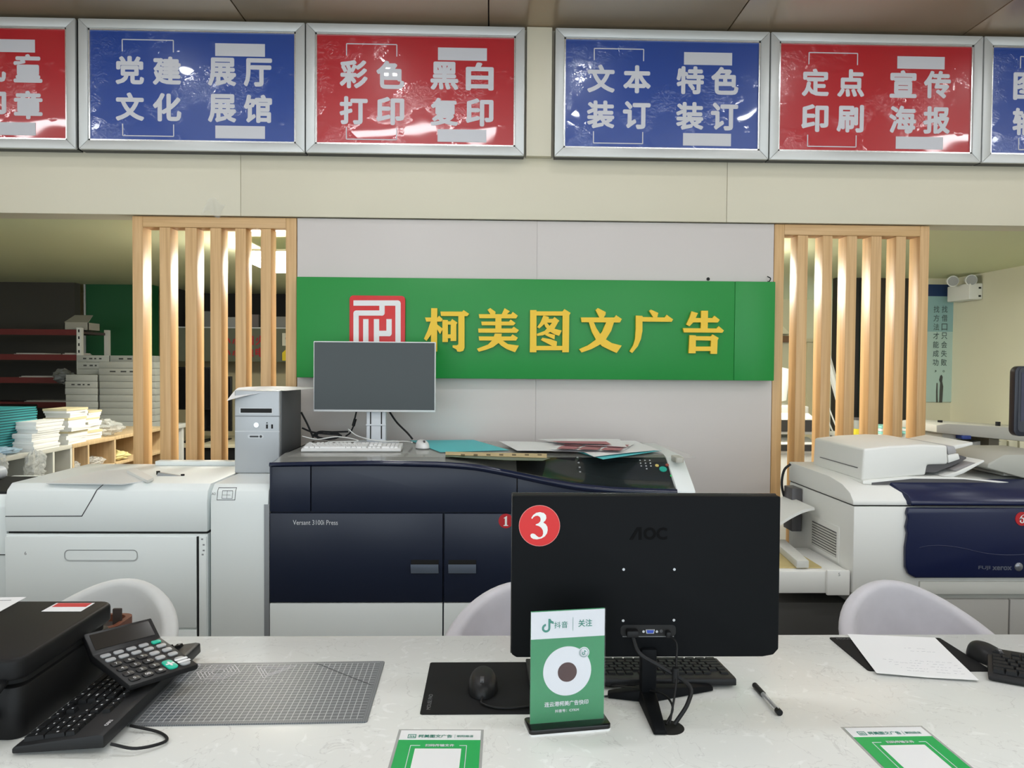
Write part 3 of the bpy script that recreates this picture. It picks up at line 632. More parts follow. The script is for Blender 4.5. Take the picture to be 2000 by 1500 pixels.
# cables from the ports down into the counter hole
def cable(label, pts, r, plug):
    t = thing('monitor_cable', label, 'cable', (0, 0, 0))
    MB().tube(curve_pts(pts, 8), r, 8).build('cord', M_black, t)
    MB().box(*plug).build('plug', M_black, t, bev=.003); return t
A = aty(1235, 1236, YM - .012); B = aty(1305, 1238, YM - .01)
cable('thick black video cable hanging from the monitor ports to the counter hole', [(A.x, YM - .014, A.z - .006), (A.x + .012, YM - .03, A.z - .035), (aty(1290, 1300, YM - .04).x, YM - .045, aty(1290, 1300, YM - .04).z), (aty(1345, 1338, 1.46).x, 1.46, aty(1345, 1338, 1.46).z), (aty(1345, 1375, 1.43).x, 1.435, aty(1345, 1375, 1.43).z), (hq.x + .012, hq.y, ZT + .006)], .0042, (A.x - .012, YM - .02, A.z - .008, A.x + .012, YM - .0015, A.z + .006))
cable('thin black power cable with a ferrite bead hanging below the monitor', [(B.x, YM - .012, B.z), (B.x + .012, YM - .03, B.z - .012), (aty(1321, 1290, 1.49).x, 1.49, aty(1321, 1290, 1.49).z), (aty(1320, 1340, 1.46).x, 1.46, aty(1320, 1340, 1.46).z), (hq.x + .004, hq.y + .004, ZT + .006)], .0022, (B.x - .005, YM - .018, B.z - .007, B.x + .005, YM - .0015, B.z + .006))
q = aty(1319, 1318, 1.473); fb = MB().cyl((q.x, q.y, q.z - .014), (q.x, q.y, q.z + .014), .0065, n=12).build('ferrite_bead', M_black, None); fb.parent = bpy.data.objects['monitor_cable.001']
cable('short black cable curling from the keyboard into the counter hole', [(0.255, 1.60, ZT + .006), (0.30, 1.55, ZT + .02), (0.345, 1.50, ZT + .03), (hq.x + .015, 1.45, ZT + .025), (hq.x - .004, hq.y, ZT + .006)], .0022, (0.245, 1.6, ZT + .002, 0.258, 1.615, ZT + .01))

# ------------------------------------------------------------------ green table sign (acrylic stand)
L0, L1 = atz(1033, 1415, ZT + .012), atz(1182, 1403, ZT + .012)
ang = math.atan2(L1.y - L0.y, L1.x - L0.x)
ts = thing('table_sign', 'green and white acrylic table sign on a black base', 'table sign', ((L0.x + L1.x) / 2, (L0.y + L1.y) / 2, ZT), ang)
hw = 0.0712; hh = 0.2105
MB().prism(rrect(-0.078, -0.026, 0.078, 0.03, 0.008), 0, 0.004, 'z').build('base_lower', mat('acrylic_white', (230, 232, 232), .2), ts)
MB().prism(rrect(-0.078, -0.026, 0.078, 0.03, 0.008), 0.004, 0.012, 'z').build('base_upper', M_blackg, ts, bev=.001)
M_sg = mat('sign_leaf_green', (4, 132, 78), 0.45); M_sw = mat('sign_leaf_white', (216, 218, 226), 0.45)
MB().box(-hw, 0.001, 0.012, hw, 0.004, 0.012 + hh).build('insert', M_sg, ts)
MB().box(-hw, 0.0006, 0.012 + hh - .052, hw, 0.001, 0.012 + hh - .001).build('white_header', M_sw, ts)
Mclear = mat('clear_acrylic', (240, 244, 244), 0.05, alpha=0.04, spec=0.5)
MB().box(-hw - .0015, -0.001, 0.012, hw + .0015, 0.0002, 0.012 + hh + .001).build('clear_panel', Mclear, ts)
yy = 0.0004; zt = 0.012 + hh
dz = MB().prism(disc(-0.001, zt - .115, 0.0465, 48), 0.0003, 0.001, 'y').build('white_disc', M_sw, ts)
MB().prism(disc(0.031, zt - .082, 0.0105, 24), 0.0003, 0.001, 'y').build('badge_disc', M_sw, ts)
def note(cx, cz, s, m, par, y):
    b = MB()
    ro, ri = .34 * s, .17 * s; n = 22; c = (cx - .10 * s, cz - .20 * s)
    for i in range(n):
        a0, a1 = [math.radians(95 + 265 * k / n) for k in (i, i + 1)]
        b.add([(c[0] + ri * math.cos(a0), y, c[1] + ri * math.sin(a0)), (c[0] + ro * math.cos(a0), y, c[1] + ro * math.sin(a0)), (c[0] + ro * math.cos(a1), y, c[1] + ro * math.sin(a1)), (c[0] + ri * math.cos(a1), y, c[1] + ri * math.sin(a1))], [[0, 1, 2, 3]])
    x0, x1 = c[0] + ri, c[0] + ro
    b.add([(x0, y, c[1]), (x1, y, c[1]), (x1, y, cz + .52 * s), (x0, y, cz + .52 * s)], [[0, 1, 2, 3]])
    b.add([(x1, y, cz + .52 * s), (x1 + .06 * s, y, cz + .38 * s), (x1 + .26 * s, y, cz + .27 * s), (x1 + .26 * s, y, cz + .10 * s), (x1, y, cz + .18 * s)], [[0, 1, 2, 3, 4]])
    return b.build('note_mark', m, par, weld=False)
M_tg = mat('print_teal', (26, 128, 112), .5)
note(-0.040, zt - .027, 0.024, M_tg, ts, 0.0003)
text('lettering', '抖音', (-0.014, 0.0003, zt - .027), 0.026, 0.0125, M_tg, ts, bold=.01)
MB().box(0.0088, 0.0002, zt - .039, 0.0094, 0.0005, zt - .014).build('divider_line', M_tg, ts)
text('lettering', '关注', (0.033, 0.0003, zt - .026), 0.027, 0.014, M_tg, ts, bold=.02)
bo = bpy.data.objects['badge_disc']
rg = MB(); 
for i in range(28):
    a0, a1 = 2 * math.pi * i / 28, 2 * math.pi * (i + 1) / 28
    rg.add([(0.031 + r * math.cos(a), 0.00022, zt - .082 + r * math.sin(a)) for r, a in ((.0078, a0), (.0086, a0), (.0086, a1), (.0078, a1))], [[0, 1, 2, 3]])
rg.build('badge_ring', M_tg, bo); note(0.031, zt - .082, .0085, M_tg, bo, 0.00022)
MB().prism(disc(-0.001, zt - .117, 0.0185, 32), 0.0001, 0.0004, 'y').build('dark_disc', mat('dark_maroon', (66, 34, 34), .4), ts)
text('lettering', '连云港柯美广告快印', (-0.002, 0.0003, zt - .176), 0.085, 0.0095, M_sw, ts, bold=.02)
text('lettering', '抖音号：CYKM', (-0.001, 0.0003, zt - .1895), 0.046, 0.0062, M_sw, ts, bold=.02)

# ------------------------------------------------------------------ pen
pa, pb = atz(1470, 1334, ZT + .006), atz(1517, 1386, ZT + .006)
pn = thing('ballpoint_pen', 'clear ballpoint pen with black grip and cap on the counter', 'pen', (pa.x, pa.y, ZT + .0065), math.atan2(pb.y - pa.y, pb.x - pa.x))
PL = 0.142
MB().cyl((0.0, 0, 0), (0.012, 0, 0), .0008, .0035, 14).build('tip', M_alu, pn)
MB().cyl((0.012, 0, 0), (0.058, 0, 0), .0058, .006, 16).build('grip', M_black, pn)
MB().cyl((0.058, 0, 0), (PL - .012, 0, 0), .0052, n=16).build('barrel', mat('clear_barrel', (225, 228, 230), .1, alpha=.4), pn)
MB().cyl((0.05, 0, 0), (PL - .02, 0, 0), .002, n=10).build('refill', M_black, pn)
MB().cyl((PL - .012, 0, 0), (PL, 0, 0), .0062, n=16).build('end_cap', M_black, pn)
MB().box(PL - .05, -.001, .0052, PL - .006, .001, .0068).build('clip', M_alu, pn)

# ------------------------------------------------------------------ handwritten sheet
hs = thing('paper_sheet', 'white handwritten sheet lying over the mouse pad at the right', 'paper', (0, 0, ZT + .0028))
cs = [atz(1655, 1239, ZT + .003), atz(1712, 1317, ZT + .003), atz(1912, 1331, ZT + .003), atz(1826, 1246, ZT + .003)]
def bil(u, v): 
    a = cs[0].lerp(cs[3], u); b = cs[1].lerp(cs[2], u); return a.lerp(b, v)
MB().grid(lambda u, v: (*bil(u, v).xy, 0.0012 + 0.004 * v * v * abs(u - .5)), 8, 8).build('sheet', M_paper, hs, solid=0.0004)
hn = MB(); random.seed(3)
for j, v in enumerate((0.35, .42, .66, .72, .78, .84, .9)):
    u = .52 if j < 2 else .1 + .04 * j
    while u < (.8 if j < 2 else .92):
        w = random.uniform(.008, .05); a = bil(u, v); b = bil(min(u + w, .95), v + random.uniform(-.01, .01)); d = Vector((b.y - a.y, a.x - b.x, 0)).normalized() * .0009
        if random.random() < .75: hn.add([(a.x, a.y, .0042), (b.x, b.y, .0042), (b.x + d.x, b.y + d.y, .0042), (a.x + d.x, a.y + d.y, .0042)], [[0, 1, 2, 3]])
        u += w + random.uniform(.005, .03)
tag(hn.build('handwriting', mat('pencil_grey', (118, 120, 140), .7), hs, weld=False), kind='stuff')

# ------------------------------------------------------------------ green leaflets at the front edge
def leaflet(label, loc, rz):
    t = thing('leaflet', label, 'leaflet', loc, rz, 'green laminated cards taped to the counter')
    w, l = 0.148, 0.21
    MB().box(-w / 2 - .005, -l - .005, 0, w / 2 + .005, .005, .0004).build('laminate', mat('laminate', (225, 228, 226), .15, alpha=.35), t)
    MB().box(-w / 2, -l, .0004, w / 2, 0, .0008).build('card', mat('leaf_green', (14, 170, 84), .4), t)
    MB().box(-w / 2, -.036, .0008, w / 2, 0, .0010).build('white_header', M_paper, t)
    z = .0014
    lo = MB()
    for a, b, c, d in ((-.059, -.030, -.044, -.0285), (-.059, -.0175, -.044, -.016), (-.059, -.030, -.0575, -.016), (-.0455, -.030, -.044, -.016), (-.0555, -.027, -.054, -.02), (-.0525, -.027, -.051, -.02), (-.0495, -.025, -.048, -.02), (-.0495, -.0265, -.0465, -.025)): lo.box(a, b, .001, c, d, z)
    lo.build('logo_mark', M_tg, t)
    text('lettering', '柯美图文广告', (-.009, -.023, z), .062, .012, M_tg, t, V=(0, 1, 0), bold=.02)
    MB().box(.0268, -.03, .001, .0272, -.016, z).build('divider_line', M_tg, t)
    text('lettering', '朝阳路店', (.0455, -.023, z), .03, .0085, M_tg, t, V=(0, 1, 0), bold=.015)
    text('lettering', '扫码传输文件', (0.002, -.057, z), .052, .0095, M_sw, t, V=(0, 1, 0), bold=.03)
    ln = MB()
    for a, b, c, d in ((-.05, -.0575, -.033, -.0563), (.037, -.0575, .05, -.0563), (-.0505, -.15, -.0493, -.0575), (.0493, -.15, .0505, -.0575), (-.05, -.1506, .05, -.1494)): ln.box(a, b, .0008, c, d, z)
    ln.build('border_line', M_sw, t)
    MB().box(-.041, -.15, .0008, .041, -.068, .0012).build('white_square', M_paper, t)
    return t
q = atz(862, 1426, ZT); leaflet('green and white card below the table sign at the front edge', (q.x, q.y - .003, ZT), math.radians(-1.0))
q = atz(1722, 1420, ZT); leaflet('green and white card at the front edge below the handwritten sheet', (q.x, q.y - .003, ZT), math.radians(1.0))
# ------------------------------------------------------------------ helper: parts given in world coordinates under an unrotated thing
def W(mb, name, m, par, **k):
    l = par.location if par.parent is None else par.location + par.parent.location
    o = mb.build(name, m, None, **k); o.data.transform(Matrix.Translation(-l)); o.parent = par; return o
def sub(mb, name, m, par, **k):            # sub-part under a part made with W (the part's origin is the thing's)
    o = mb.build(name, m, None, **k); o.data.transform(Matrix.Translation(-par.parent.location)); o.parent = par; return o
def FX(px, py, Y): p = aty(px, py, Y); return (p.x, p.z)

# ------------------------------------------------------------------ velvet chairs
M_velvet = mat('grey_velvet', (198, 196, 203), 0.85, sheen=0.4, var=0.22, vscale=(7, 7, 7))
def chair(label, loc, rz, m=None):
    t = thing('velvet_chair', label, 'chair', loc, rz, 'grey velvet chairs behind the counter')
    m = m or M_velvet
    def top(th):
        s = min(1, abs(th) / 2.0); return 0.748 - 0.17 * s * s * (3 - 2 * s) ** 1.0
    def sf(off):
        def f(u, v):
            th = (u - .5) * 2 * 1.95; z0, z1 = 0.44, top(th); z = z0 + (z1 - z0) * v
            fl = 1 + 0.10 * v; rx, ry = (0.245 - off) * fl, (0.245 - off) * fl
            return (rx * math.sin(th), ry * math.cos(th) + 0.02, z)
        return f
    b = MB(); nu, nv = 36, 8; n = (nu + 1) * (nv + 1)
    b.grid(sf(0), nu, nv); b.grid(sf(0.045), nu, nv)
    b.f = b.f[:nu * nv] + [q[::-1] for q in b.f[nu * nv:]]
    rim = [j * (nu + 1) for j in range(nv + 1)] + [nv * (nu + 1) + i for i in range(1, nu + 1)] + [j * (nu + 1) + nu for j in range(nv - 1, -1, -1)] + [i for i in range(nu - 1, 0, -1)]
    for a, c in zip(rim, rim[1:] + rim[:1]): b.f.append([a, c, c + n, a + n])
    b.fm = [0] * len(b.f)
    b.build('backrest', m, t, bev=0.018, seg=3, ang=0.9)
    MB().prism(disc(0, 0.0, 0.235, 32), 0.38, 0.47, 'z').build('seat', m, t, bev=0.03, seg=3)
    for sx_ in (-1, 1):
        for sy in (-1, 1): MB().cyl((sx_ * .13, sy * .13, .39), (sx_ * .21, sy * .21, 0), .014, .009, 12).build('leg', M_black, t)
    return t
chair('light grey velvet chair behind the black printer, holding a brown bag', (-1.215, 2.28, 0), math.radians(-5), mat('pale_velvet', (206, 208, 208), .85, sheen=.5, var=.10, vscale=(9, 9, 9)))
chair('grey velvet chair half hidden by the big black monitor', (0.115, 2.25, 0), math.radians(0))
chair('grey velvet chair in front of the white copier', (1.355, 2.26, 0), math.radians(5))
bgq = thing('handbag', 'brown leather bag standing on the chair behind the printer', 'bag', (-1.17, 2.2, .47))
M_lea = mat('brown_leather', (110, 62, 42), .45); M_lead = mat('dark_felt', (58, 50, 46), .8)
MB().prism(rrect(-.11, -.06, .13, .06, .03), 0, .235, 'z').build('body', M_lead, bgq, bev=.008)
ring = MB()
for i in range(24):
    o_ = rrect(-.115, -.065, .135, .065, .03); i_ = rrect(-.1, -.052, .12, .052, .025); k = len(o_)
for i in range(k):
    j = (i + 1) % k
    ring.add([(*o_[i], .225), (*o_[j], .225), (*o_[j], .255), (*o_[i], .255), (*i_[i], .225), (*i_[j], .225), (*i_[j], .255), (*i_[i], .255)], [[0, 1, 2, 3], [4, 7, 6, 5], [3, 2, 6, 7], [0, 4, 5, 1]])
ring.build('rim', M_lea, bgq)
MB().box(.10, -.005, .235, .125, .005, .29).build('strap_tab', M_lead, bgq, bev=.003)

# ------------------------------------------------------------------ the press
M_navy = mat('press_navy', (28, 36, 56), 0.38); M_navyg = mat('press_navy_gloss', (30, 37, 60), 0.16)
M_pw = mat('press_white', (236, 242, 242), 0.42); M_deck = mat('press_deck', (140, 141, 137), 0.14); M_panel = mat('press_panel', (40, 44, 45), 0.14)  # deck grey has the pale wall reflection put into its colour
YP = 3.2; ZD = 1.062
ps = thing('printing_press', 'large digital press with navy front doors, white lower panels and a control deck', 'printing press', (-0.02, 3.6, 0))
def P(px, py): return FX(px, py, YP)
sc = [P(*q) for q in ((527, 905), (610, 903), (740, 901), (860, 903), (930, 908), (1000, 921), (1060, 934), (1120, 945), (1200, 953), (1322, 957))]
def zf(x):
    if x <= sc[0][0]: return sc[0][1]
    for (a, za), (b, zb) in zip(sc, sc[1:]):
        if x <= b: 
            t = (x - a) / (b - a); return za + (zb - za) * t
    return sc[-1][1]
def zsm(x): return (zf(x - .03) + zf(x) * 2 + zf(x + .03)) / 4
XA, XB = P(527, 905)[0], P(1322, 957)[0]
W(MB().box(XA, YP + .02, 0.02, XB, 4.0, 0.94), 'chassis', M_navy, ps)
xu, xw = P(607, 950)[0], P(1010, 950)[0]; zs = P(700, 1001)[1]
def upper(a, b, nm):
    n = max(2, int((b - a) / .04)); top_ = [(a + (b - a) * i / n, zsm(a + (b - a) * i / n) - .004) for i in range(n + 1)]
    W(MB().prism([(a, zs + .003)] + [(b, zs + .003)] + top_[::-1], YP, YP + .02, 'y'), nm, M_navy, ps, bev=.002)
upper(XA, xu - .002, 'upper_cover'); upper(xu + .002, xw - .002, 'upper_cover'); upper(xw + .002, XB, 'upper_cover')
def deck(u, v):
    x = XA + (XB - XA) * u; y = YP - .002 + v * .79; s = min(1, v * .79 / .27); s = s * s * (3 - 2 * s)
    return (x, y, zsm(x) + (ZD - zsm(x)) * s)
def zdeck(x, y): return deck((x - XA) / (XB - XA), (y - YP + .002) / .79)[2]
xp = P(1010, 950)[0]; up = (xp - XA) / (XB - XA)
W(MB().grid(lambda u, v: deck(u * up, v), 30, 60), 'deck', M_deck, ps, smooth=True)
W(MB().grid(lambda u, v: deck(up + u * (1 - up), v), 24, 60), 'control_panel', M_panel, ps, smooth=True)
W(MB().prism([(YP, .93), (4.0, .93)] + [deck(0, v / 20)[1:] for v in range(20, -1, -1)], XA, XA + .008, 'x'), 'side_cheek', M_navy, ps)
lipm = MB(); N = 44
lipm.grid(lambda u, v: (XA + (XB - XA) * u, YP - .004 - .010 * math.sin(math.pi * v), zsm(XA + (XB - XA) * u) + .004 - .034 * v * (0.55 + .45 * u)), N, 5)
W(lipm, 'front_lip', M_navyg, ps, smooth=True)
# doors
xd = P(866, 1080)[0]; zb = P(700, 1176)[1]
for a, b, nm in ((XA, xd - .003, 'door'), (xd + .003, XB, 'door')):
    dr = W(MB().box(a, YP - .004, zb, b, YP + .02, zs - .003), nm, M_navy, ps, bev=.004)
    h0, h1 = (P(803, 1120), P(857, 1093)) if a < 0 and b < xd else (P(876, 1120), P(930, 1093))
    sub(MB().box(h0[0], YP - .0055, h0[1], h1[0], YP - .003, h1[1]), 'handle_recess', M_dark, dr)
    hg = MB().grid(lambda u, v: (h0[0] + (h1[0] - h0[0]) * u, YP - .006 - .02 * math.sin(v * 1.4), h0[1] + .002 + (h1[1] - h0[1] - .016) * v), 6, 6)
    sub(hg, 'handle', mat('handle_slate', (118, 130, 148), .35), dr, smooth=True)
W(MB().box(XA, YP - .002, 0.05, xd - .003, YP + .02, zb - .004), 'lower_panel', M_pw, ps, bev=.003)
W(MB().box(xd + .003, YP - .002, 0.05, XB + .075, YP + .02, zb - .004), 'lower_panel', M_pw, ps, bev=.003)
q = P(607, 1020); o = text('model_print', 'Versant 3100i Press', (q[0] + .02, YP - .0048, q[1]), .185, .020, mat('badge_print', (214, 216, 220), .4), None); o.data.transform(Matrix.Translation(-ps.location)); o.parent = ps
b0 = P(988, 1017); dk = W(MB().prism(disc(b0[0], b0[1], .0305, 32), YP - .0062, YP - .004, 'y'), 'number_sticker', mat('sticker_dull_red', (186, 34, 42), .4), ps)
s1 = .026
sub(MB().prism([(b0[0] + a * s1, b0[1] + b * s1) for a, b in ((-.34, .50), (.08, .78), (.18, .78), (.18, -.62), (.38, -.70), (.38, -.80), (-.38, -.80), (-.38, -.70), (-.16, -.62), (-.16, .42), (-.34, .40))], YP - .0068, YP - .0062, 'y'), 'number_print', MATS['print_white'], dk)
# white end of the press
e0, e1 = XB + .001, P(1359, 960)[0]
W(MB().prism([(YP + .0, zb), (YP + .0, .935), (YP + .03, .955), (YP + .22, ZD - .004), (4.0, ZD - .004), (4.0, zb)], e0, e1, 'x'), 'end_cover', M_pw, ps, bev=.006)
ec = (P(1340, 900)[0], 3.32)
W(MB().prism(rrect(e0 + .018, 3.30, e1 - .025, 3.40, .012), ZD - .02, ZD + .003, 'z'), 'end_latch', mat('latch_grey', (190, 188, 178), .4), ps, bev=.002)
# control panel details (small print and buttons)
def onp(px, py):
    for i in range(400):
        y = YP + i * .002; p = aty(px, py, y)
        if p.z <= zdeck(p.x, y): break
    return p
def btn(px, py, r, m, nm, h=.004):
    p = onp(px, py); n_ = Vector((0, -(zdeck(p.x, p.y + .01) - zdeck(p.x, p.y - .0)) / .01, 1)).normalized()
    W(MB().cyl(p - n_ * .004, p + n_ * h, r, n=18), nm, m, ps)
btn(1295, 917, .0165, mat('btn_teal', (40, 170, 150), .4), 'start_button'); btn(1283, 910, .008, mat('btn_yellow', (225, 205, 120), .4), 'clear_button'); btn(1303, 909, .008, mat('btn_redish', (160, 84, 72), .4), 'stop_button'); btn(1311, 930, .005, mat('btn_green', (30, 190, 90), .3, emit=.6), 'power_button')
for j in range(4):
    for i in range(3):
        if j == 3 and i != 1: continue
        btn(1250 + i * 9.5 + j * 1.2, 899.5 + j * 5.5, .0035, MATS['legend_white'], 'keypad_button', .002)
for j, (a, b) in enumerate(((1128, 894), (1130, 904), (1132, 913), (1133, 922))): btn(a, b, .0045, MATS['key_grey'], 'panel_key', .002)
# ------------------------------------------------------------------ clear sheet over the deck
cs_ = thing('clear_cover_sheet', 'clear plastic sheet spread over the press deck', 'plastic sheet', (0, 3.62, ZD - .001))
MB().prism([(-.86, -.33), (.90, -.30), (.86, .36), (-.8, .36)], 0.002, .004, 'z').build('sheet', mat('clear_vinyl', (226, 226, 218), .04, alpha=.13), cs_)
# green picture strip and tan ruler under the paper
ZS = ZD + .0035
a, b = onp(860, 893), onp(1105, 905)
gp = thing('green_picture_strip', 'narrow green leaf picture lying along the front of the press deck', 'picture', (0, 0, 0))
def Q(px, py, z=ZS): p = atz(px, py, z); return (p.x, p.y)
MB().prism([Q(870, 888), Q(1075, 895), Q(1060, 900), Q(985, 899), Q(870, 892)], ZS, ZS + .001, 'z').build('print', mat('leaf_print', (62, 82, 40), .3, var=.6, vscale=(12, 30, 5)), gp)
rp_ = thing('paper_ruler', 'tan printed paper strip like a ruler on the press deck', 'paper strip', (0, 0, 0))
rl = MB().prism([Q(870, 882, ZS + .003), Q(1068, 886, ZS + .003), Q(1068, 894, ZS + .003), Q(870, 888, ZS + .003)], ZS + .002, ZS + .003, 'z').build('strip', mat('tan_paper', (206, 184, 140), .6), rp_)
for px in range(900, 1065, 25): MB().prism([Q(px, 886.5, ZS + .0035), Q(px + 8, 886.8, ZS + .0035), Q(px + 8, 889.8, ZS + .0035), Q(px, 889.5, ZS + .0035)], ZS + .003, ZS + .0035, 'z').build('tick_print', mat('ink_brown', (110, 90, 60), .6), rp_)
# teal sheet and loose papers
M_teal = mat('teal_card', (92, 200, 208), .6)
def sheet(label, px4, z, m, nm='paper_sheet', grp=None, droop=None, lift=.0):
    t = thing(nm, label, 'paper', (0, 0, 0), 0, grp); c = [atz(px, py, z) for px, py in px4]
    def f(u, v):
        p = (c[0].lerp(c[1], u)).lerp(c[3].lerp(c[2], u), v); dz = lift * (math.sin(math.pi * u) * .5 + v)
        if droop: dz -= droop * max(0, 1 - v * 3) ** 2
        return (p.x, p.y, z + dz)
    MB().grid(f, 8, 8).build('sheet', m, t, solid=.0006, smooth=True); return t
sheet('turquoise card lying flat beside the white mouse on the press', [(860, 883), (995, 879), (925, 859), (800, 860)], ZS + .001, M_teal, 'teal_card')
pz = ZS
sheet('turquoise card sticking out under the loose papers on the press', [(1178, 897), (1292, 880), (1210, 870), (1120, 880)], pz + .004, M_teal, 'teal_card')
M_flyer = mat('flyer_red', (172, 104, 112), .55, var=.1)
pp = [('white sheet with a curled corner at the left of the loose papers', [(1010, 880), (1150, 883), (1120, 867), (975, 863)], .008, M_paper),
      ('red and white flyer in the middle of the loose papers', [(1075, 878), (1215, 882), (1240, 867), (1105, 862)], .014, M_paper),
      ('white sheet hanging over the panel edge below the flyer', [(1160, 892), (1275, 880), (1215, 866), (1115, 872)], .008, M_paper),
      ('white flyer with a red band on top of the loose papers', [(1110, 868), (1225, 873), (1210, 859), (1050, 859)], .022, M_paper),
      ('grey and white sheet at the right of the loose papers', [(1215, 880), (1290, 880), (1240, 862), (1190, 863)], .006, M_paper)]
for i, (lb, px4, dz, m) in enumerate(pp):
    t = sheet(lb, px4, pz + dz, m, grp='loose papers on the press', lift=.004)
    if i in (1, 3):
        c = [atz(px, py, pz + dz + .008) for px, py in px4]
        def bl(u, v): return (c[0].lerp(c[1], u)).lerp(c[3].lerp(c[2], u), v)
        for k in range(3 if i == 1 else 1):
            for v0, v1 in ((.12, .42), (.52, .85)) if i == 1 else ((.3, .75),):
                u0 = .06 + k * .31; u1 = u0 + .27 if i == 1 else .8
                MB().grid(lambda u, v: bl(u0 + (u1 - u0) * u, v0 + (v1 - v0) * v), 1, 1).build('red_print', M_flyer, t)
# white keyboard, mouse, monitor on the press
ka, kb_ = atz(578, 882, ZS), atz(790, 882, ZS)
keyboard('white keyboard lying on the press in front of the white monitor', ((ka.x + kb_.x) / 2, (ka.y + kb_.y) / 2 + .07, ZS + .0005), math.atan2(kb_.y - ka.y, kb_.x - ka.x) , M_kbw, M_keyw, .02, None, None, L=.445, D=.14)
q = atz(824, 876, ZS); mouse('white mouse on the press beside the white keyboard', (q.x, q.y + .03, ZS), math.radians(200), mat('mouse_white', (226, 227, 227), .3))
wm = thing('computer_monitor', 'white framed monitor with a dark screen standing on the press', 'monitor', (aty(732, 800, 3.78).x, 3.78, ZD + .0035))
m0, m1 = FX(612, 804, 3.76), FX(851, 668, 3.76)
W(MB().box(m0[0], 3.76, m0[1], m1[0], 3.79, m1[1]), 'housing', mat('frame_white', (224, 226, 228), .35), wm, bev=.004)
W(MB().box(m0[0] + .005, 3.7575, m0[1] + .011, m1[0] - .005, 3.7602, m1[1] - .005), 'screen', mat('screen_slate', (46, 54, 55), .3), wm)
n0, n1 = FX(716, 860, 3.80), FX(754, 800, 3.80)
W(MB().box(n0[0], 3.79, ZD + .016, n1[0], 3.83, n1[1]), 'neck', mat('neck_silver', (206, 210, 216), .35), wm, bev=.004)
for s in (.22, .78): W(MB().box(n0[0] + (n1[0] - n0[0]) * s - .003, 3.7895, ZD + .03, n0[0] + (n1[0] - n0[0]) * s + .003, 3.792, n1[1]), 'cable_slot', M_dark, wm)
W(MB().prism(disc((n0[0] + n1[0]) / 2, 3.82, .11, 32), ZD + .004, ZD + .016, 'z'), 'base', MATS['neck_silver'], wm)
W(MB().box(n0[0] - .002, 3.786, FX(735, 828, 3.8)[1] - .008, n1[0] + .002, 3.79, FX(735, 828, 3.8)[1]), 'collar', MATS['neck_silver'], wm, bev=.002)
def cord(nm, label, pts, r, m=M_black, extra=None):
    t = thing(nm, label, 'cable', pts[0]); t.location = (0, 0, 0)
    MB().tube(curve_pts(pts, 7), r, 7).build('cord', m, t)
    if extra: MB().cyl(*extra).build('ferrite_bead', m, t)
    return t
YC = 3.86
def c3(px, py, Y=YC): p = aty(px, py, Y); return (p.x, p.y, max(p.z, ZS + .004))
cord('power_cable', 'black cable running from the white monitor down to the press deck', [c3(697, 800), c3(693, 818), c3(691, 830), c3(684, 845), c3(675, 852)], .004, extra=(c3(694, 818), c3(690, 832), .008))
cord('power_cable', 'black cable slanting down right of the white monitor stand', [c3(760, 803), c3(775, 825), c3(795, 845), c3(806, 858)], .005)
cord('power_cable', 'black cable slanting down beside the computer tower', [c3(588, 805), c3(600, 828), c3(612, 855)], .005)
cl_ = [(639 + 24 * math.cos(a * .7) + random.uniform(-5, 5), 850 + 7 * math.sin(a * .7) + random.uniform(-1.5, 1.5)) for a in range(26)]
cord('cable_bundle', 'tangled bundle of black cable lying behind the white keyboard', [c3(590, 836)] + [c3(615, 845)] + [c3(a, b) for a, b in cl_] + [c3(680, 843)], .0045)
cord('mouse_cable', 'thin white mouse cable on the press behind the keyboard', [c3(680, 838, 3.8), c3(700, 852, 3.8), c3(740, 861, 3.75), c3(790, 862, 3.7), c3(805, 864, 3.62)], .0028, M_white)
cord('keyboard_cable', 'thin white cable curling behind the white keyboard', [c3(590, 852, 3.75), c3(620, 858, 3.75), c3(660, 853, 3.75), c3(700, 861, 3.7), c3(640, 863, 3.7)], .0026, M_white)
# ------------------------------------------------------------------ feeder units left of the press
fa = thing('paper_feeder', 'white paper feeder cabinet with a wide drawer left of the press', 'paper feeder', (-1.58, 3.5, 0))
def unit_body(a, b, yb=3.86, t=.955): return MB().prism([(YP, .02), (YP, .885), (YP + .012, .93), (YP + .045, t), (yb, t), (yb, .02)], a, b, 'x')
A0, A1 = P(10, 1000)[0], P(406, 1000)[0]
W(MB().prism([(YP + .006, .02), (YP + .006, P(10, 1043)[1]), (3.86, P(10, 1043)[1]), (3.86, .02)], A0, A1 - .003, 'x'), 'cabinet', M_pw, fa)
zc = P(10, 1043)[1] + .010
W(MB().prism([(YP, zc), (YP, .885), (YP + .012, .93), (YP + .045, .955), (3.86, .955), (3.86, zc)], A0, A1 - .003, 'x'), 'top_cover', M_pw, fa, bev=.004)
W(MB().box(A0 + .004, YP + .016, zc - .0102, A1 - .006, 3.8, zc), 'cover_gap', M_dark, fa)
def seam(px, w=.0022, nm='seam', par=None, Y=YP, off=.0006):
    b = MB()
    for (x0, z0), (x1, z1) in zip(px, px[1:]):
        a, c = Vector(FX(x0, z0, Y)), Vector(FX(x1, z1, Y)); d = (c - a).normalized() * w; p = Vector((-d.y, d.x)); a -= d * .5; c += d * .5
        b.add([(a.x + p.x, Y - off, a.y + p.y), (c.x + p.x, Y - off, c.y + p.y), (c.x - p.x, Y - off, c.y - p.y), (a.x - p.x, Y - off, a.y - p.y)], [[0, 1, 2, 3]])
    return W(b, nm, mat('seam_grey', (70, 72, 74), .6), par, weld=False)
seam([(11, 1008.5), (160, 1008), (177, 979)], .002, 'cover_seam', fa)
